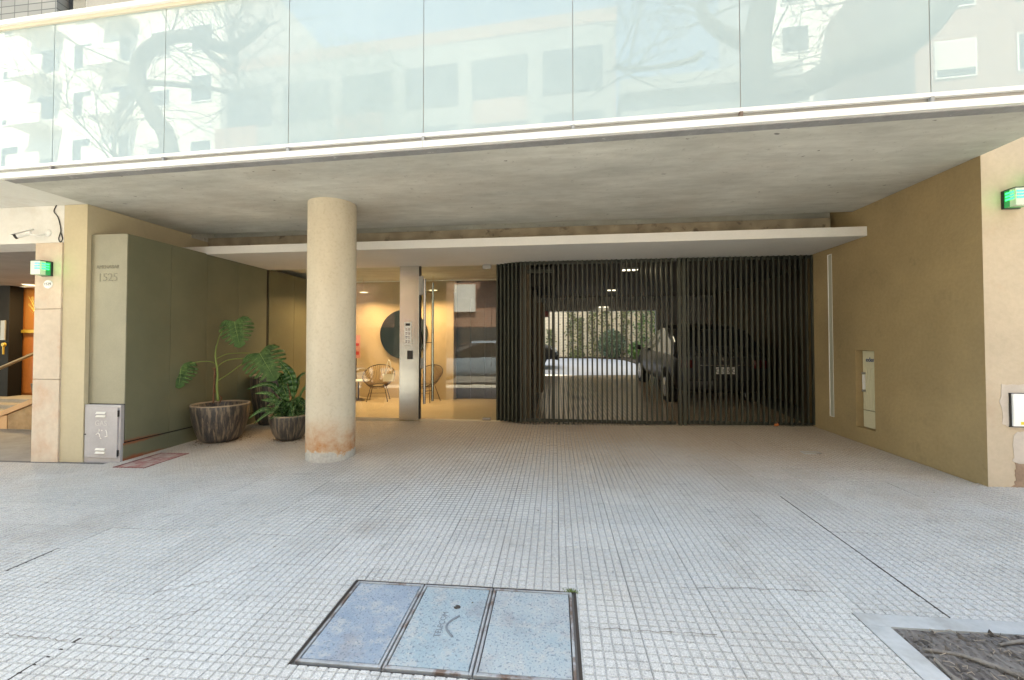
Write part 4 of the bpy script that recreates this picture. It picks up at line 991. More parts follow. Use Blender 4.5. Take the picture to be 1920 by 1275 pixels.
M['leafA'] = leafmat('climber_leaf', (.07, .09, .03), (.17, .19, .07)); M['leafB'] = leafmat('dark_shrub_leaf', (.05, .085, .04), (.11, .15, .08)); M['leafC'] = leafmat('bright_leaf', (.05, .11, .03), (.11, .20, .05))
def leaf_cloud(mb, fn, n, s0, s1, rnd):
    for i in range(n):
        p = fn(rnd); s_ = rnd.uniform(s0, s1)
        a = Vector((rnd.gauss(0, 1), rnd.gauss(0, .7), rnd.gauss(0, 1))).normalized()*s_; b = a.cross(Vector((rnd.gauss(0, .4), 1, rnd.gauss(0, .4)))).normalized()*s_*.55
        mb.quad(p-a, p-b, p+a*.9, p+b)
rnd = random.Random(12)
clx = [(-.25, .10, 1.0), (.75, .16, 2.0), (1.15, .10, 1.4), (1.75, .16, 2.1), (2.35, .2, 2.2), (3.2, .15, 2.2), (3.9, .2, 2.3), (4.5, .3, 2.5), (5.2, .4, 2.6)]
for k, (x, wd, hh) in enumerate(clx):
    nm = ['leftmost', 'second', 'third', 'fourth', 'fifth', 'sixth', 'seventh', 'eighth', 'rightmost'][k]
    t = thing('climbing_plant', nm+' climbing plant from the left on the cream patio wall', 'climber', (x, 20.55, gfz(0, 20.5)), 0, 'climbers on the patio wall')
    st = MB(); zb2 = gfz(0, 20.5)
    for q in range(4):
        pts = [(x+rnd.gauss(0, .05), 20.56, zb2)]
        for i in range(8): pts.append((x+rnd.gauss(0, wd*.6), 20.56, zb2+hh*(i+1)/8*1.3))
        st.tube(curve(pts, 2), .012, 4)
    obj('stem', st, M['root'], t)
    lc = MB(); leaf_cloud(lc, lambda r_: Vector((x+r_.gauss(0, wd), 20.5-abs(r_.gauss(0, .05)), zb2+hh*1.35*r_.random()**.8)), int(200+hh*95*(wd/.15)), .03, .07, rnd)
    obj('leaves', lc, M['leafA'] if k < 6 else M['leafC'], t)
for k, (x, y, rx, hz, mat_, lab) in enumerate(((2.55, 20.1, .62, 1.25, 'leafB', 'rounded grey green shrub in the middle of the patio wall'), (3.55, 19.4, .40, .75, 'leafC', 'low bright green plant at the curve of the bed'), (4.1, 18.2, .5, .85, 'leafC', 'leafy plant beside the grey pillar in the patio bed'), (1.0, 20.35, .35, .35, 'leafA', 'small yellowish plant at the foot of the patio wall'))):
    t = thing('shrub', lab, 'shrub', (x, y, gfz(0, y)), 0, 'shrubs in the patio bed'); zb2 = gfz(0, y)
    st = MB()
    for q in range(9): a = rnd.uniform(0, 6.28); st.tube([(x, y, zb2), (x+rx*.3*math.cos(a), y+rx*.3*math.sin(a), zb2+hz*.5), (x+rx*.7*math.cos(a), y+rx*.7*math.sin(a), zb2+hz*.9)], .01, 4)
    obj('stem', st, M['root'], t)
    lc = MB()
    def fn(r_, x=x, y=y, rx=rx, hz=hz, zb2=zb2):
        u = Vector((r_.gauss(0, 1), r_.gauss(0, 1), r_.gauss(0, 1))).normalized()*r_.random()**.33; return Vector((x+u.x*rx, y+u.y*rx*.8, zb2+hz*.55+u.z*hz*.55))
    leaf_cloud(lc, fn, int(1500*rx*hz*2.2), .03, .075, rnd); obj('leaves', lc, M[mat_], t)

# ---- cars
M['tyre'] = plain('tyre_rubber', (.02, .02, .02), .85); M['rim'] = plain('alloy_rim', (.45, .45, .46), .3, 1.0)
M['carglass'] = plain('tinted_car_glass', (.02, .022, .025), .04, 0, spec=.8)
M['lampred'] = plain('red_tail_lens', (.06, .004, .004), .15); M['lampclear'] = plain('clear_lamp_lens', (.55, .56, .58), .1)
M['plate'] = plain('pale_number_plate', (.72, .72, .70), .5)
def paint(name, c, rough=.12):
    m = NM(name); m.col(c); m.set(Roughness=.4, Metallic=.0); m.b.inputs['Coat Weight'].default_value = .15; m.b.inputs['Specular IOR Level'].default_value = .25; m.b.inputs['Coat Roughness'].default_value = .03; return m.mat
# side profile stations along length s (0 = rear): (s, z_bottom, z_belt, z_top, half_width_belt, half_width_top)
SUVP = [(0.00, .42, .80, .86, .74, .70), (.04, .34, .92, 1.02, .84, .76), (.12, .30, .98, 1.28, .88, .66), (.42, .28, 1.00, 1.54, .90, .60), (.75, .27, 1.01, 1.60, .905, .60), (1.5, .26, 1.00, 1.63, .91, .62), (2.2, .26, .98, 1.61, .91, .62),
        (2.75, .26, .96, 1.50, .91, .61), (3.10, .26, .95, 1.26, .905, .66), (3.42, .27, .94, 1.02, .90, .74), (3.9, .28, .88, .93, .87, .70), (4.18, .32, .76, .82, .80, .62), (4.28, .40, .62, .66, .70, .56)]
SEDP = [(0.00, .45, .78, .84, .70, .66), (.05, .34, .88, .96, .82, .70), (.25, .30, .92, 1.00, .86, .72), (.6, .27, .94, 1.06, .88, .70), (1.05, .26, .94, 1.33, .89, .58), (1.6, .26, .93, 1.43, .89, .58), (2.2, .26, .92, 1.44, .89, .58), (2.7, .26, .90, 1.35, .89, .58), (3.1, .26, .89, 1.14, .88, .62), (3.4, .27, .87, .95, .87, .70), (3.9, .29, .78, .84, .84, .62), (4.2, .34, .66, .70, .74, .52), (4.28, .42, .56, .58, .62, .48)]
def car(label, loc, rz, prof, pmat, plate_txt=None, group=None, name='parked_car', rear='rear'):
    t = thing(name, label, 'car', loc, rz, group)
    def ring(st):
        s, zb_, zl, zt2, wb2, wt = st
        h = zl-zb_; g = zt2-zl
        half = [(0.0, zb_), (wb2*.80, zb_), (wb2*.96, zb_+h*.12), (wb2, zb_+h*.45), (wb2*.985, zb_+h*.80), (wb2*.94, zl), (wb2*.94*(.55)+wt*.45, zl+g*.45), (wt*1.03, zl+g*.86), (wt*.86, zl+g*.985), (0.0, zl+g*1.02)]
        return [(y, s, z) for y, z in half]+[(-y, s, z) for y, z in reversed(half[1:-1])]
    rings = [ring(s) for s in prof]; n = len(rings[0]); L = prof[-1][0]
    bm = bmesh.new(); vv_ = [[bm.verts.new((x, y-L/2, z)) for x, y, z in rg] for rg in rings]
    for i in range(len(rings)-1):
        for k in range(n):
            f = bm.faces.new((vv_[i][k], vv_[i][(k+1) % n], vv_[i+1][(k+1) % n], vv_[i+1][k])); f.smooth = True
            zmean = sum(v.co.z for v in f.verts)/4; st = prof[i]; st2 = prof[i+1]
            g = min(st[3]-st[2], st2[3]-st2[2]); gm = max(st[3]-st[2], st2[3]-st2[2])
            if k in (5, 6, 12, 13-1, 11) and gm > .22 and k in (5, 6, n-7, n-6): f.material_index = 1 if k in (5, 6, n-7, n-6) else 0
            if k in (7, 8, n-9, n-8) and abs(st[3]-st2[3]) > .10 and gm > .12: f.material_index = 1
    f = bm.faces.new(vv_[0]); f.normal_update(); bm.faces.new(list(reversed(vv_[-1])))
    bmesh.ops.recalc_face_normals(bm, faces=bm.faces)
    gl = bm.copy()
    bmesh.ops.delete(bm, geom=[f for f in bm.faces if f.material_index == 1], context='FACES'); bmesh.ops.delete(gl, geom=[f for f in gl.faces if f.material_index == 0], context='FACES')
    for nm_, b_, mt in (('body', bm, pmat), ('windows', gl, M['carglass'])):
        me = bpy.data.meshes.new(nm_); b_.to_mesh(me); b_.free(); me.materials.append(mt); me.polygons.foreach_set('material_index', [0]*len(me.polygons))
        o = bpy.data.objects.new(nm_, me); C.objects.link(o); o.parent = t
        sm = o.modifiers.new('smooth', 'SUBSURF'); sm.levels = 2; sm.render_levels = 2; sm.boundary_smooth = 'PRESERVE_CORNERS'
    obj('windows_lining', MB().box(-.55, .55, -L*.30, L*.22, .5, 1.25), M['dark'], t, local=True)
    for sx_ in (-1, 1):
        for yy in (-L/2+.72, L/2-.80):
            wh = obj('wheel', MB().lathe([(.20, -.11), (.30, -.11), (.325, -.08), (.325, .08), (.30, .11), (.20, .11)], 28), M['tyre'], t, 40, True)
            wh.location = (sx_*.80, yy, .325); wh.rotation_euler = (0, math.pi/2, 0)
            rm = MB().lathe([(.205, -.112), (.19, -.09), (.05, -.10)], 24); rm.lathe([(.205, .112), (.19, .09), (.05, .10)], 24)
            for q in range(5):
                a = q*2*math.pi/5
                for zz in (-.108, .108): rm.tube([(0.03*math.cos(a), .03*math.sin(a), zz), (.19*math.cos(a), .19*math.sin(a), zz)], .018, 6)
            obj('rim', rm, M['rim'], wh, 40, True)
            obj('wheel_arch', MB().lathe([(.385, -.005), (.385, .005)], 28), M['dark'], t, local=True).matrix_local = Matrix.Translation((sx_*(.895 if prof is SUVP else .878), yy, .36)) @ Matrix.Rotation(math.pi/2, 4, 'Y')
        obj('mirror', MB().bbox(sx_*.90, sx_*1.06, L*.215, L*.215+.10, .93, 1.05, .03), pmat, t, True, True)
        obj('tail_light', MB().bbox(sx_*.52, sx_*.80, -L/2-.005, -L/2+.12, .80, .96, .02), M['lampred'], t, True, True)
        obj('headlight', MB().bbox(sx_*.48, sx_*.76, L/2-.24, L/2-.06, .58, .72, .02), M['lampclear'], t, True, True)
    obj('bumper', MB().bbox(-.74, .74, -L/2-.05, -L/2+.1, .36, .58, .03), pmat, t, True, True)
    obj('front_bumper', MB().bbox(-.66, .66, L/2-.12, L/2+.03, .30, .50, .03), pmat, t, True, True)
    if plate_txt:
        pl_ = obj('number_plate', MB().bbox(-.20, .20, -L/2-.062, -L/2-.051, .70, .83, .002), M['plate'], t, local=True)
        me = text_mesh(plate_txt, .105, .001); me.transform(Matrix.Translation((0, -L/2-.0635, .762)) @ Matrix.Rotation(math.pi/2, 4, 'X')); me.materials.clear(); me.materials.append(M['black'])
        o = bpy.data.objects.new('lettering', me); C.objects.link(o); o.parent = pl_
        obj('badge', MB().lathe([(.045, 0), (.03, .01)], 20).tube([(-.2, 0, 0), (.2, 0, 0)], .005, 6), M['chrome'], t, local=True).matrix_local = Matrix.Translation((0, -L/2-.02, .97)) @ Matrix.Rotation(math.pi/2, 4, 'X')
        obj('trim_strip', MB().bbox(-.5, .5, -L/2-.055, -L/2-.04, .855, .868, .002), M['chrome'], t, local=True)
    return t
blackp = paint('black_car_paint', (.012, .012, .013)); silver = paint('silver_blue_car_paint', (.20, .26, .34))
c1 = car('black car parked close behind the right garage gate, number plate showing', (3.20, 8.72+2.14, gfz(3, 9.0)+.07), 0, SUVP, blackp, 'EC 325 OJ'); c1.rotation_euler = (.06, 0, 0)
c1['group'] = 'black cars beyond the gate'
c2 = car('black car with its nose showing at the left side of the rear patio', (.10-2.14, 15.9, gfz(0, 15.9)), -math.pi/2, SEDP, blackp); c2['group'] = 'black cars beyond the gate'
car('silver blue car parked at the kerb behind the camera, mirrored in the door glass', (-3.1, -1.45, gz(-2, 0)-.02), math.pi/2, SUVP, silver)

# ================================================================== POTS AND PLANTS
def potmat():
    m = NM('streaked_black_brown_glaze'); p = m.objc(); sep = m.n('ShaderNodeSeparateXYZ'); m.l(p, sep.inputs[0])
    an = m.math('ARCTAN2', sep.outputs[1], sep.outputs[0]); cb = m.n('ShaderNodeCombineXYZ'); m.l(m.math('MULTIPLY', an, 3.6), cb.inputs[0]); m.l(m.math('MULTIPLY', sep.outputs[2], 1.5), cb.inputs[1])
    n1 = m.noise(cb.outputs[0], 2.3, 6, .6); cb2 = m.n('ShaderNodeCombineXYZ'); m.l(m.math('MULTIPLY', an, 9.0), cb2.inputs[0]); m.l(m.math('MULTIPLY', sep.outputs[2], 3.0), cb2.inputs[1])
    n2 = m.noise(cb2.outputs[0], 2.0, 5, .7)
    base = m.mix(m.ramp(n1, [(.50, 0.0), (.60, 1.0)]), (.038, .036, .036), (.20, .155, .11))
    base = m.mix(m.math('MULTIPLY', m.ramp(n2, [(.5, 0.0), (.62, 1.0)]), .6), base, (.16, .12, .085))
    base = m.mix(m.ramp(m.noise(p, 14, 5, .7), [(.55, 0.0), (.75, 1.0)]), base, (.09, .08, .075))
    m.col(base); m.set(Roughness=.38); m.bump(n2, .3, .01); return m.mat
M['pot'] = potmat(); M['potrim'] = surf('worn_pot_rim', (.33, .26, .19), .7, .3, 8, 40, .2)
M['potsoil'] = surf('potting_soil', (.07, .045, .03), .95, .3, 10, 60, .6)
def pot(label, x, y, r, h, rb, bulge=1.0):
    z = gz(x, y)+.004; t = thing('plant_pot', label, 'plant pot', (x, y, z), 0, 'streaked ceramic plant pots')
    prof = [(rb*.72, 0), (rb*.90, .012)]
    for i in range(1, 13):
        u = i/12; prof.append((rb+(r-rb)*math.sin(u*math.pi/2)**.75*bulge if u < 1 else r, .012+(h-.012)*u))
    o = obj('bowl', MB().lathe(prof+[(r-.018, h+.003), (r-.032, h-.004), (r-.04, h-.10)], 56, cap=False), M['pot'], t, True, True)
    obj('rim', MB().lathe([(r-.001, h-.010), (r+.004, h-.004), (r+.002, h+.006), (r-.016, h+.010), (r-.033, h+.002), (r-.036, h-.012)], 56, cap=False), M['potrim'], t, True, True)
    obj('soil', MB().lathe([(.001, h-.075), (r*.5, h-.07), (r-.036, h-.085)], 40, cap=False), M['potsoil'], t, True, True)
    return t
p1x, p1y = -5.025, 5.93
pot('large streaked pot holding the tall split-leaf plant by the clad wall', p1x, p1y, .385, .555, .25)
p2x, p2y = -3.99, 6.06
pot('small streaked bowl pot holding the bushy plant beside the column', p2x, p2y, .285, .375, .17)
p3x, p3y = -5.08, 7.17
pot('tall dark streaked pot standing in the corner behind the others', p3x, p3y, .34, .88, .22)
mb = MB(); rnd = random.Random(44)
for (cx, cy, rr_) in ((p1x, p1y, .30), (p2x, p2y, .21)):
    for k in range(170):
        a_ = rnd.uniform(0, 6.28); r_ = rr_*abs(rnd.gauss(1.0, .28)); x, y = cx+r_*math.cos(a_), cy+r_*math.sin(a_); s_ = rnd.uniform(.003, .011); z = gz(x, y)+.0065
        q = [Vector((x, y, z))+Vector((rnd.gauss(0, 1), rnd.gauss(0, 1), abs(rnd.gauss(0, .4))))*s_ for _ in range(4)]
        mb.faces(q, [(0, 1, 2), (0, 2, 3), (1, 3, 2)])
tag(obj('spilled_soil', mb, M['potsoil']), 'brown soil crumbs spilled round the feet of the pots', 'soil crumbs', kind='stuff')
M['monstera'] = leafmat('monstera_leaf', (.03, .085, .02), (.085, .17, .045)); M['stem'] = plain('green_stem', (.17, .24, .06), .5); M['drystem'] = surf('dry_brown_stem', (.17, .08, .045), .8, .3, 20, 60, .3)
M['lily'] = leafmat('lily_leaf', (.025, .075, .018), (.06, .14, .035)); M['vein'] = plain('pale_leaf_vein', (.26, .36, .13), .5)
def monstera(t, tip_dir, base, size, normal, label=None, droop=.15, seed=0):
    """heart shaped leaf, edge slit towards the midrib; base = stalk joint, tip_dir = along the midrib"""
    rnd = random.Random(seed); u = Vector(tip_dir).normalized(); nrm = Vector(normal); nrm = (nrm-u*nrm.dot(u)).normalized(); v = nrm.cross(u)
    def P3(a, b_):
        q = Vector(base)+u*(a*size)+v*(b_*size); q += nrm*(size*(-.35*b_*b_-droop*max(0, a)**2+.02*math.sin(abs(b_)*16+a*9))); return q
    N_ = 84; mb = MB()
    for sgn in (-1, 1):
        outer = []                                       # boundary from the sinus lobe round to the tip
        slits = [(.24, .42, .030), (.38, .34, .034), (.51, .34, .034), (.635, .38, .034), (.75, .45, .030), (.86, .6, .026)]
        for i in range(N_+1):
            q = i/N_
            a = -.17+1.17*q; ang = math.pi*(1-q)
            half = .60*math.sin(math.pi*min(1, (q*.93+.07))**.80)**.72*(1-.10*q)
            a2 = a-.02
            if q < .10: a2 = -.17+.03*(q/.10)
            keep = 1.0
            for c_, dep, wd in slits:
                c2 = c_+rnd.uniform(-.0, .0)
                d_ = abs(q-c2)/wd
                if d_ < 1: keep = min(keep, dep+(1-dep)*d_**2.2)
            outer.append((a2, half, keep))
        for i in range(N_):
            a0, h0, k0 = outer[i]; a1, h1, k1 = outer[i+1]
            m0, m1 = max(0, (a0+.0)*.86), max(0, (a1+.0)*.86)           # spine foot lags behind: ribs sweep forward
            K = 5
            for s_ in range(K):
                f0, f1 = s_/K, (s_+1)/K
                def pt(m_, a_, h_, k_, f): ff = f*k_; return P3(m_+(a_-m_)*ff, sgn*h_*ff)
                mb.quad(pt(m0, a0, h0, k0, f0), pt(m1, a1, h1, k1, f0), pt(m1, a1, h1, k1, f1), pt(m0, a0, h0, k0, f1))
    o = obj('leaf', mb, M['monstera'], t, True, label=label); sd_ = o.modifiers.new('thickness', 'SOLIDIFY'); sd_.thickness = .002
    obj('midrib', MB().tube([P3(a/8, 0)+nrm*.003 for a in range(0, 8)], [.0045-.0005*k for k in range(8)], 6), M['vein'], o)
    for sgn in (-1, 1):
        for k in range(5):
            a = .08+k*.15; obj('side_vein', MB().tube([P3(a+.22*f*.5, sgn*.40*f)+nrm*.002 for f in (0, .3, .6, .9)], .0016, 5), M['vein'], o)
def ptw(px, py, Y): return at(px, py, Y)
mo = thing('split_leaf_plant', 'tall leaning plant with three big split leaves in the large pot', 'plant', (p1x, p1y, gz(p1x, p1y)+.5))
mb = MB(); trunk = curve([ptw(409, 752, 5.93), ptw(407, 725, 5.93), ptw(408, 700, 5.93), ptw(404, 668, 5.93), ptw(406, 648, 5.93)], 4)
mb.tube(trunk, [.020-.010*i/(len(trunk)-1) for i in range(len(trunk))], 10); obj('stem', mb, M['stem'], mo, True)
obj('dry_stem', MB().tube(curve([ptw(400, 756, 5.9), ptw(401, 730, 5.9), ptw(403, 690, 5.9)], 4), .012, 8).tube(curve([ptw(412, 755, 5.95), ptw(415, 745, 5.95), ptw(404, 735, 5.95), ptw(401, 712, 5.95)], 4), .008, 6).tube(curve([ptw(405, 705, 5.9), ptw(400, 692, 5.9), ptw(398, 690, 5.9)], 3), .006, 6), M['drystem'], mo, True)
for pts, yA, yB in (([(405, 655), (411, 632), (422, 612), (431, 601)], 5.93, 5.85), ([(404, 682), (394, 678), (375, 678), (356, 682)], 5.93, 5.72), ([(405, 690), (420, 678), (440, 673), (475, 672)], 5.93, 6.0), ([(407, 672), (425, 664), (448, 662), (468, 662)], 5.93, 6.15), ([(408, 714), (430, 700), (455, 682), (476, 674)], 5.93, 5.98)):
    n_ = len(pts); obj('leaf_stalk', MB().tube(curve([ptw(x, y, yA+(yB-yA)*i/(n_-1)) for i, (x, y) in enumerate(pts)], 5), .0062, 8), M['stem'], mo, True)
def leaf_px(b, tip, Yb, Yt, size, normal, **k):
    B_1 = ptw(*b, Yb); T_1 = ptw(*tip, Yt); monstera(mo, T_1-B_1, B_1, (T_1-B_1).length*1.04*size, normal, **k)
leaf_px((440, 603), (446, 646), 5.85, 5.72, 1.0, (.3, -1, .55), seed=1, droop=.25)
leaf_px((341, 684), (333, 722), 5.70, 5.55, 1.05, (.45, -1, .6), seed=2, droop=.2)
leaf_px((487, 662), (512, 706), 6.0, 5.82, 1.0, (.35, -1, .55), seed=3, droop=.2)
# bushy lily
li = thing('peace_lily', 'bushy dark green plant with long pointed leaves in the small bowl', 'plant', (p2x, p2y, gz(p2x, p2y)+.33))
def blade(base, mid, tip, wd, mat_='lily', seed=0):
    cv = curve([base, mid, tip], 6); mb = MB(); n_ = len(cv); side0 = None
    L_ = []
    for i, p in enumerate(cv):
        t_ = (cv[min(i+1, n_-1)]-cv[max(i-1, 0)]).normalized(); sd2 = t_.cross(Vector((0, 0, 1))+Vector((random.uniform(-.0, .0), -.9, 0))).normalized()
        s_ = i/(n_-1); w2 = wd*1.3*(max(0, math.sin(math.pi*min(1, max(0, (s_-.22)/.78))**.8)))+.003
        up = sd2.cross(t_); L_.append((p-sd2*w2+up*w2*.25, p, p+sd2*w2+up*w2*.25))
    for i in range(n_-1): mb.quad(L_[i][0], L_[i+1][0], L_[i+1][1], L_[i][1]); mb.quad(L_[i][1], L_[i+1][1], L_[i+1][2], L_[i][2])
    o = obj('leaf', mb, M[mat_], li, True); sd_ = o.modifiers.new('thickness', 'SOLIDIFY'); sd_.thickness = .0025
    obj('midrib', MB().tube([q[1]+Vector((0, -.003, .001)) for q in L_[:-1]], .0022, 5), M['vein'], o)
rnd = random.Random(8); cB = Vector((p2x, p2y, gz(p2x, p2y)+.31))
exp_ = [((548, 752), (548, 712), (522, 675), 6.05, .055), ((530, 745), (512, 724), (463, 730), 5.95, .035), ((520, 760), (500, 768), (466, 785), 5.85, .034), ((540, 765), (522, 755), (490, 750), 5.85, .038), ((545, 750), (530, 715), (515, 700), 6.1, .05),
        ((553, 745), (560, 715), (573, 700), 6.1, .045), ((560, 760), (566, 740), (578, 722), 5.95, .045), ((540, 762), (536, 738), (528, 722), 5.9, .045), ((552, 768), (552, 750), (556, 735), 5.8, .042), ((535, 770), (512, 772), (476, 795), 5.8, .028), ((540, 770), (510, 742), (478, 738), 5.82, .024)]
for b, m_, tp, Y_, wd in exp_:
    blade(cB+Vector((rnd.gauss(0, .03), rnd.gauss(0, .03), 0)), ptw(*m_, Y_), ptw(*tp, Y_-.08), wd)
for k in range(44):
    a = rnd.uniform(0, 6.28); r1 = rnd.uniform(.12, .26); hh = rnd.uniform(.08, .30)
    if math.cos(a) < -.5: hh *= .8
    d = Vector((math.cos(a), math.sin(a), 0))
    blade(cB+d*.04, cB+d*r1*.6+Vector((0, 0, hh)), cB+d*(r1+.10)+Vector((0, 0, hh*rnd.uniform(.5, 1.0))), rnd.uniform(.030, .046))

# ================================================================== NEIGHBOUR ON THE LEFT
nb = thing('neighbour_building', 'neighbouring building with stone pier, white lintel and wooden entrance', 'building', (-9, 6, -.1))
sx0, sx1, sy0 = -6.735, -6.337, YL0-.07
for k, (a, b) in enumerate(((-.12, 1.02), (1.026, 1.93), (1.936, 2.795))):
    obj('stone_block', MB().bbox(sx0, sx1, sy0, sy0+.45, a, b, .004), M['stone'], nb)
lint = MB().box(-26, sx1-.0, sy0+.02, sy0+.44, 2.80, H-.002)
obj('lintel', lint, M['plaster'], nb)
obj('overhang_soffit', MB().box(-26, -6.003, 4.0, YL0+.3, H, H+.3), M['plaster'], nb)
obj('upper_mass', MB().box(-26, -6.003, 5.4, 14, H+.3, 8.3), M['front_wall'], nb)
M['porch_ceil'] = surf('grey_porch_ceiling', (.30, .28, .26), .85)
obj('porch_ceiling', MB().box(-26, -6.345, sy0+.45, 8.5, 2.80, 2.95), M['porch_ceil'], nb)
M['porch_floor'] = surf('worn_porch_floor', (.34, .31, .27), .7, .2, 3, 30, .1)
obj('porch_floor', MB().prism([(-26, 4.801), (-6.36, 4.801), (-6.36, 7.4), (-26, 7.4)], -.4, lambda x, y: gz(-8, y)-.01), M['porch_floor'], nb)
for k in range(3):
    obj('step', MB().bbox(-26, -6.36, 7.4+.3*k, 8.6, -.1, .10+.085*(k+0), .006), M['porch_floor'], nb)
obj('side_wall', MB().box(-6.36, -6.34, sy0+.45, 10, -.1, 2.8), M['darkwood'], nb)
M['wood'] = surf('orange_brown_wood', (.36, .13, .035), .30, .22, 1.2, 20, .03, streak=(3, 3, .4), spec=.5)
ent = thing('wooden_entrance', 'warm varnished wooden entrance with black post beyond the neighbour porch', 'entrance', (-12, 8.55, .27))
obj('back_panel', MB().box(-26, -6.4, 8.60, 8.7, .2, 2.80), M['wood'], ent)
for k in range(5): obj('wood_panel', MB().bbox(-12.33+k*.66, -12.33+k*.66+.645, 8.56, 8.598, .33, 1.72, .005), M['wood'], ent)
M['oglass'] = plain('warm_reflecting_glass', (.30, .13, .04), .08)
obj('window_pane', MB().box(-12.33, -6.5, 8.575, 8.598, 1.80, 2.74), M['oglass'], ent)
M['brass_y'] = plain('yellow_brass_bar', (.40, .27, .04), .35, .4)
obj('push_bar', MB().bbox(-12.33, -6.5, 8.50, 8.54, 1.72, 1.795, .004), M['brass_y'], ent)
obj('black_post', MB().bbox(-12.86, -12.36, 8.30, 8.56, .2, 2.795, .006), plain('black_lacquered_post', (.012, .011, .010), .6, spec=.15), ent)
obj('intercom', MB().bbox(-12.55, -12.43, 8.27, 8.299, 1.55, 2.0, .006), M['grey_metal'], ent)
obj('lock', MB().lathe([(.05, 0), (.04, .04)], 16).tube([(0, 0, .02), (0, -.22, .02)], .018, 8), M['brass_y'], ent, local=True).matrix_local = Matrix.Translation((-12.42+12, 8.27-8.55, 1.45-.27)) @ Matrix.Rotation(math.pi/2, 4, 'X')
obj('notice', MB().box(-12.0, -11.75, 8.565, 8.574, 1.85, 2.10), M['white'], ent); obj('notice', MB().box(-11.35, -11.2, 8.565, 8.574, 1.88, 2.08), M['white'], ent)
L = bpy.data.lights.new('lamp_light', 'AREA'); L.size = .5; L.energy = 14; L.color = (1, .70, .38)
lo = bpy.data.objects.new('lamp_light', L); C.objects.link(lo); lo.location = (-11.4, 7.9, 2.77)
t = thing('porch_downlight', 'lit downlight over the wooden entrance', 'ceiling light', (-11.7, 8.2, 2.80))
obj('lamp', MB().lathe([(.11, -.012), (.11, -.002)], 20), M['lobby_lamp'], t, local=True); obj('ring', MB().lathe([(.111, -.014), (.13, -.014), (.13, 0), (.111, 0)], 20, cap=False), M['white_metal'], t, local=True)
pg = thing('palm_pot', 'green spiky plant seen in the wooden entrance window', 'plant', (-11.55, 8.35, .28))
obj('pot', MB().lathe([(.12, 0), (.16, .3)], 20), M['pot'], pg, local=True)
fr = MB(); rnd = random.Random(2)
for k in range(46):
    a = rnd.uniform(0, 6.28); h = rnd.uniform(.1, .55); rr_ = rnd.uniform(.15, .38); p0 = Vector((0, 0, 1.7)); p2 = Vector((rr_*math.cos(a), rr_*math.sin(a)*.5-.05, 1.75+h)); s2 = Vector((-math.sin(a), math.cos(a), 0))*.012
    fr.quad(p0-s2, p0+s2, p2+s2*.2, p2-s2*.2)
obj('frond', fr, M['leafA'], pg, local=True); obj('stem', MB().tube([(0, 0, .28), (.02, 0, 1.0), (0, 0, 1.75)], .02, 6), M['root'], pg, local=True)
rp = thing('ramp_wall', 'sloping orange beige ramp wall beside the neighbour steps', 'low wall', (-9.3, 6.5, 0))
M['rampc'] = surf('orange_render_coping', (.58, .36, .19), .7, .1, 2, 30, .1); M['rampf'] = surf('mottled_ramp_face', (.38, .25, .13), .8, .3, 4, 20, .2, stain=(.55, .42, .26), stain_amt=.5, stain_sc=5)
def vslab(x0, x1, zb0, zb1, zt0, zt1, y0, y1): return MB().faces([(x0, y0, zb0), (x1, y0, zb1), (x1, y1, zb1), (x0, y1, zb0), (x0, y0, zt0), (x1, y0, zt1), (x1, y1, zt1), (x0, y1, zt0)], [(3, 2, 1, 0), (4, 5, 6, 7), (0, 1, 5, 4), (1, 2, 6, 5), (2, 3, 7, 6), (3, 0, 4, 7)])
obj('face', vslab(-9.66, -7.0, -.2, -.2, .22, 1.20, 6.50, 6.66), M['rampf'], rp); obj('coping', vslab(-9.9, -7.0, .14, 1.205, .23, 1.30, 6.47, 6.69), M['rampc'], rp); obj('end_block', MB().box(-10.6, -9.662, 6.49, 6.67, -.2, .20), M['rampc'], rp)
hr = thing('handrail', 'sloping brass handrail above the neighbour steps', 'handrail', (-12.3, 8.0, .3))
a_, b_ = at(-60, 716, 7.2), at(75, 658, 7.2); b_ = b_+(b_-a_)*.8
M['brass'] = plain('dull_brass', (.30, .20, .10), .4, .8)
obj('rail', MB().tube([a_, b_], .030, 12), M['brass'], hr, True)
for q in (.15, .9): c_ = a_.lerp(b_, q); obj('post', MB().tube([c_, (c_.x, c_.y, .1)], .016, 8), M['brass'], hr, True)
# camera, wire, plaque, lamp on the stone pier
cm = thing('security_camera', 'white bullet security camera with dark sunshield on the white lintel', 'camera', (-6.55, sy0+.02, 2.86))
d_ = Vector((-1.0, -.75, -.62)).normalized(); cb_ = Vector((-6.68, sy0-.09, 2.91))
obj('body', MB().tube([cb_, cb_+d_*.14], .028, 16), M['white_metal'], cm, 40); obj('lens', MB().tube([cb_+d_*.141, cb_+d_*.165], .030, 16), M['black'], cm, 40)
up_ = Vector((0, 0, .033)); sdv = d_.cross(Vector((0, 0, 1))).normalized()*.034
obj('sunshield', MB().faces([cb_+up_-sdv-d_*.02, cb_+up_+sdv-d_*.02, cb_+up_+sdv+d_*.19, cb_+up_-sdv+d_*.19, cb_+up_-sdv-d_*.02+Vector((0, 0, .006)), cb_+up_+sdv-d_*.02+Vector((0, 0, .006)), cb_+up_+sdv+d_*.19+Vector((0, 0, .006)), cb_+up_-sdv+d_*.19+Vector((0, 0, .006))], [(3, 2, 1, 0), (4, 5, 6, 7), (0, 1, 5, 4), (1, 2, 6, 5), (2, 3, 7, 6), (3, 0, 4, 7)]), M['white_metal'], cm)
obj('arm', MB().tube([cb_+d_*.04, cb_+Vector((.06, .03, -.03)), (-6.58, sy0-.01, 2.90)], .014, 8), M['white_metal'], cm, True)
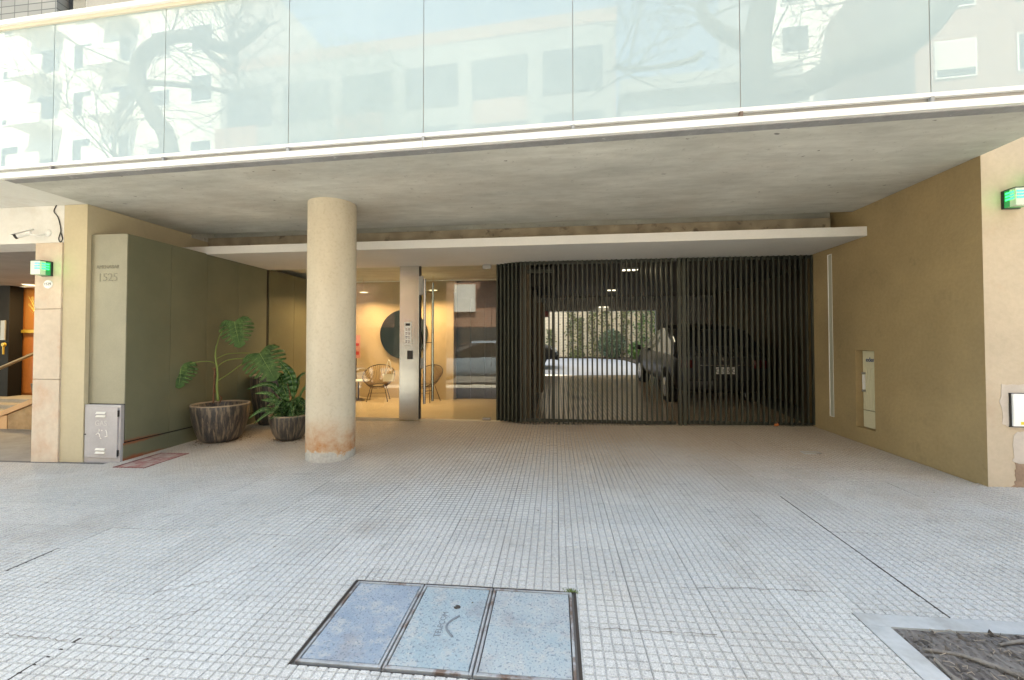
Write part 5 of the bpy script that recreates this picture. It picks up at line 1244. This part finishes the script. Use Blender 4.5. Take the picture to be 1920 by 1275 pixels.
o = obj('mount', MB().lathe([(.045, 0), (.045, .010), (.032, .020)], 24), M['white_metal'], cm, 40, True); o.matrix_local = Matrix.Translation((-.02, 0, .07)) @ Matrix.Rotation(math.pi/2, 4, 'X')
W_ = sy0+.012
tag(obj('hanging_cable', MB().tube(curve([at(x, y, W_) for x, y in ((107, 367), (107, 382), (101, 396), (109, 408), (114, 430), (112, 440), (110, 448), (113, 454), (117, 448), (114, 436))], 4), .006, 6), M['black'], None, True), 'black cable hanging loosely down the white lintel by the pier', 'cable')
pq = thing('number_plaque', 'oval white enamel house number plaque on the stone pier', 'plaque', (at(91, 533, sy0).x, sy0, at(91, 533, sy0).z))
o = obj('enamel', MB().lathe([(.060, -.001), (.060, .006), (.054, .011)], 32), M['white'], pq, 40, True); o.matrix_local = Matrix.Rotation(math.pi/2, 4, 'X') @ Matrix.Diagonal((1.12, .92, 1, 1))
text('1529', .052, (at(91, 533, sy0).x, sy0-.0125, at(91, 533, sy0).z), '-y', M['black'], pq, depth=.001)
L3 = signal('green lit exit lamp on the stone pier at left', (at(90, 505, sy0).x, sy0, at(90, 505, sy0).z), .92, 1)
L3.scale = (-1, 1, 1)
for ob in list(bpy.data.objects):
    if ob.name.startswith('green_glow') and ob.location.x < -5: ob.location.x = at(90, 505, sy0).x+.20; ob.data.energy = .03
# right neighbour mass (shade and mirrored skyline only)
tag(obj('right_neighbour', MB().box(6.21, 22, 5.0, 16, -.2, 8.3), M['front_wall']), 'plain rendered block right of the beige front wall', 'building')

# first floor wall seen over the balustrade at the top left
uw = thing('upper_wall', 'grey tiled balcony wall with a dark window above the balustrade at top left', 'wall', (-6, 5.25, 4))
obj('tiled_face', MB().box(-9.5, -6.80, 5.0, 5.38, H+.31, 8.2), M['mosaic'], uw)
obj('concrete_face', MB().box(-6.33, -5.3, 5.0, 5.29, H+.31, 8.2), M['concrete'], uw)
obj('window', MB().box(-6.74, -6.36, 5.10, 5.2, H+.9, 8), M['carglass'], uw); obj('window_frame', MB().bbox(-6.36, -6.335, 5.02, 5.3, H+.32, 8, .004), M['white_metal'], uw)

# ================================================================== ACROSS THE STREET (seen mirrored)
def brickmat(name, c1_, c2_, mo_):
    m = NM(name); p = m.pos(); sep = m.n('ShaderNodeSeparateXYZ'); m.l(p, sep.inputs[0]); cb = m.n('ShaderNodeCombineXYZ'); m.l(sep.outputs[0], cb.inputs[0]); m.l(sep.outputs[2], cb.inputs[1])
    b = m.n('ShaderNodeTexBrick'); m.l(cb.outputs[0], b.inputs['Vector']); b.inputs['Scale'].default_value = 1; b.inputs['Brick Width'].default_value = .36; b.inputs['Row Height'].default_value = .13; b.inputs['Mortar Size'].default_value = .014
    for k_, v_ in (('Color1', c1_), ('Color2', c2_), ('Mortar', mo_)): b.inputs[k_].default_value = (*v_, 1)
    m.col(b.outputs[0]); m.set(Roughness=.9); return m.mat
M['rbrick'] = brickmat('red_brick_facade', (.26, .13, .095), (.34, .18, .13), (.36, .32, .28))
M['fac_white'] = surf('cream_facade', (.62, .59, .54), .9, .05); M['fac_grey'] = surf('grey_facade', (.26, .26, .255), .9, .1); M['fac_white2'] = surf('white_facade', (.80, .79, .76), .9, .05)
M['winglass'] = plain('dark_window_glass', (.05, .06, .07), .08); M['shutter'] = surf('pale_roller_shutter', (.62, .60, .55), .7, .1)
def facade(label, x0, x1, h, mat_, y=-12.6, rows=None, cols=None, ww=1.3, wh=1.4, z0=3.6, fh=2.85, balc=(), shut=.4, seed=0, dep=9, group='buildings across the street'):
    t = thing('facing_building', label, 'building', ((x0+x1)/2, y, -.4), 0, group); rnd = random.Random(seed)
    obj('wall', MB().box(x0, x1, y-dep, y, -.6, h), mat_, t)
    obj('cornice', MB().box(x0-.05, x1+.05, y-.3, y+.35, h-.5, h+.12), M['fac_grey'] if mat_ is not M['rbrick'] else mat_, t)
    n = cols or max(1, int((x1-x0)/2.7)); z = z0
    while z+wh < h-.6:
        for k in range(n):
            xc = x0+(x1-x0)*(k+.5)/n
            if k in balc:
                obj('balcony', MB().box(xc-1.25, xc+1.25, y+.002, y+1.1, z-.75, z-.55).box(xc-1.25, xc+1.25, y+1.02, y+1.1, z-.55, z+.35), mat_, t)
            f = obj('window', MB().box(xc-ww/2-.06, xc+ww/2+.06, y+.002, y+.05, z-.06, z+wh+.06), M['white_metal'], t)
            obj('pane', MB().box(xc-ww/2, xc+ww/2, y+.03, y+.058, z, z+wh), M['winglass'], f)
            if rnd.random() < shut: obj('shutter', MB().box(xc-ww/2, xc+ww/2, y+.03, y+.072, z+wh*rnd.uniform(.2, .6), z+wh), M['shutter'], f)
        z += fh
    return t
facade('cream sunlit facade with balconies, reflected at the left of the glass', -36, -19.3, 24, M['fac_white'], cols=6, balc=(1, 3), seed=1)
mid = facade('red brick and grey building across the street with a flat roof', -19.2, 1.7, 16.6, M['rbrick'], cols=6, ww=2.2, wh=1.7, z0=6.6, seed=2, balc=(0, 2, 4))
obj('grey_band', MB().box(-19.1, 1.6, -12.59, -12.2, 6.2, 16.0), M['fac_grey'], mid)
for k in range(6):
    obj('dark_opening', MB().box(-18.6+k*3.4, -15.9+k*3.4, -12.19, -12.15, 7.0, 9.0).box(-18.6+k*3.4, -15.9+k*3.4, -12.19, -12.15, 10.0, 12.0).box(-18.6+k*3.4, -15.9+k*3.4, -12.19, -12.15, 13.0, 15.0), M['winglass'], mid)
obj('shop_front', MB().box(-15, -1, -12.59, -12.45, 0, 2.5), M['winglass'], mid); obj('sign_board', MB().box(-6.6, -5.2, -12.59, -12.4, 3.5, 5.3), M['white'], mid)
facade('low grey building beside the brick one across the street', 1.9, 9.2, 13.2, M['fac_grey'], cols=3, seed=3)
facade('tall white tower set back across the street', 10.6, 16.0, 34, M['fac_white2'], y=-19, cols=2, seed=4, shut=.1)
facade('red brick building at the right across the street', 13.5, 30, 19, M['rbrick'], cols=6, seed=5, y=-12.6)
tag(obj('overhead_cable', MB().tube(curve([(-30, -8.8, 8.2), (-15, -8.8, 7.4), (0, -8.8, 7.2), (16, -8.8, 8.0)], 5), .02, 5), M['black']), 'overhead street cable across the road', 'cable')
sc.render.engine = 'CYCLES'
sc.cycles.max_bounces = 8; sc.cycles.diffuse_bounces = 5; sc.cycles.transparent_max_bounces = 12; sc.cycles.glossy_bounces = 5
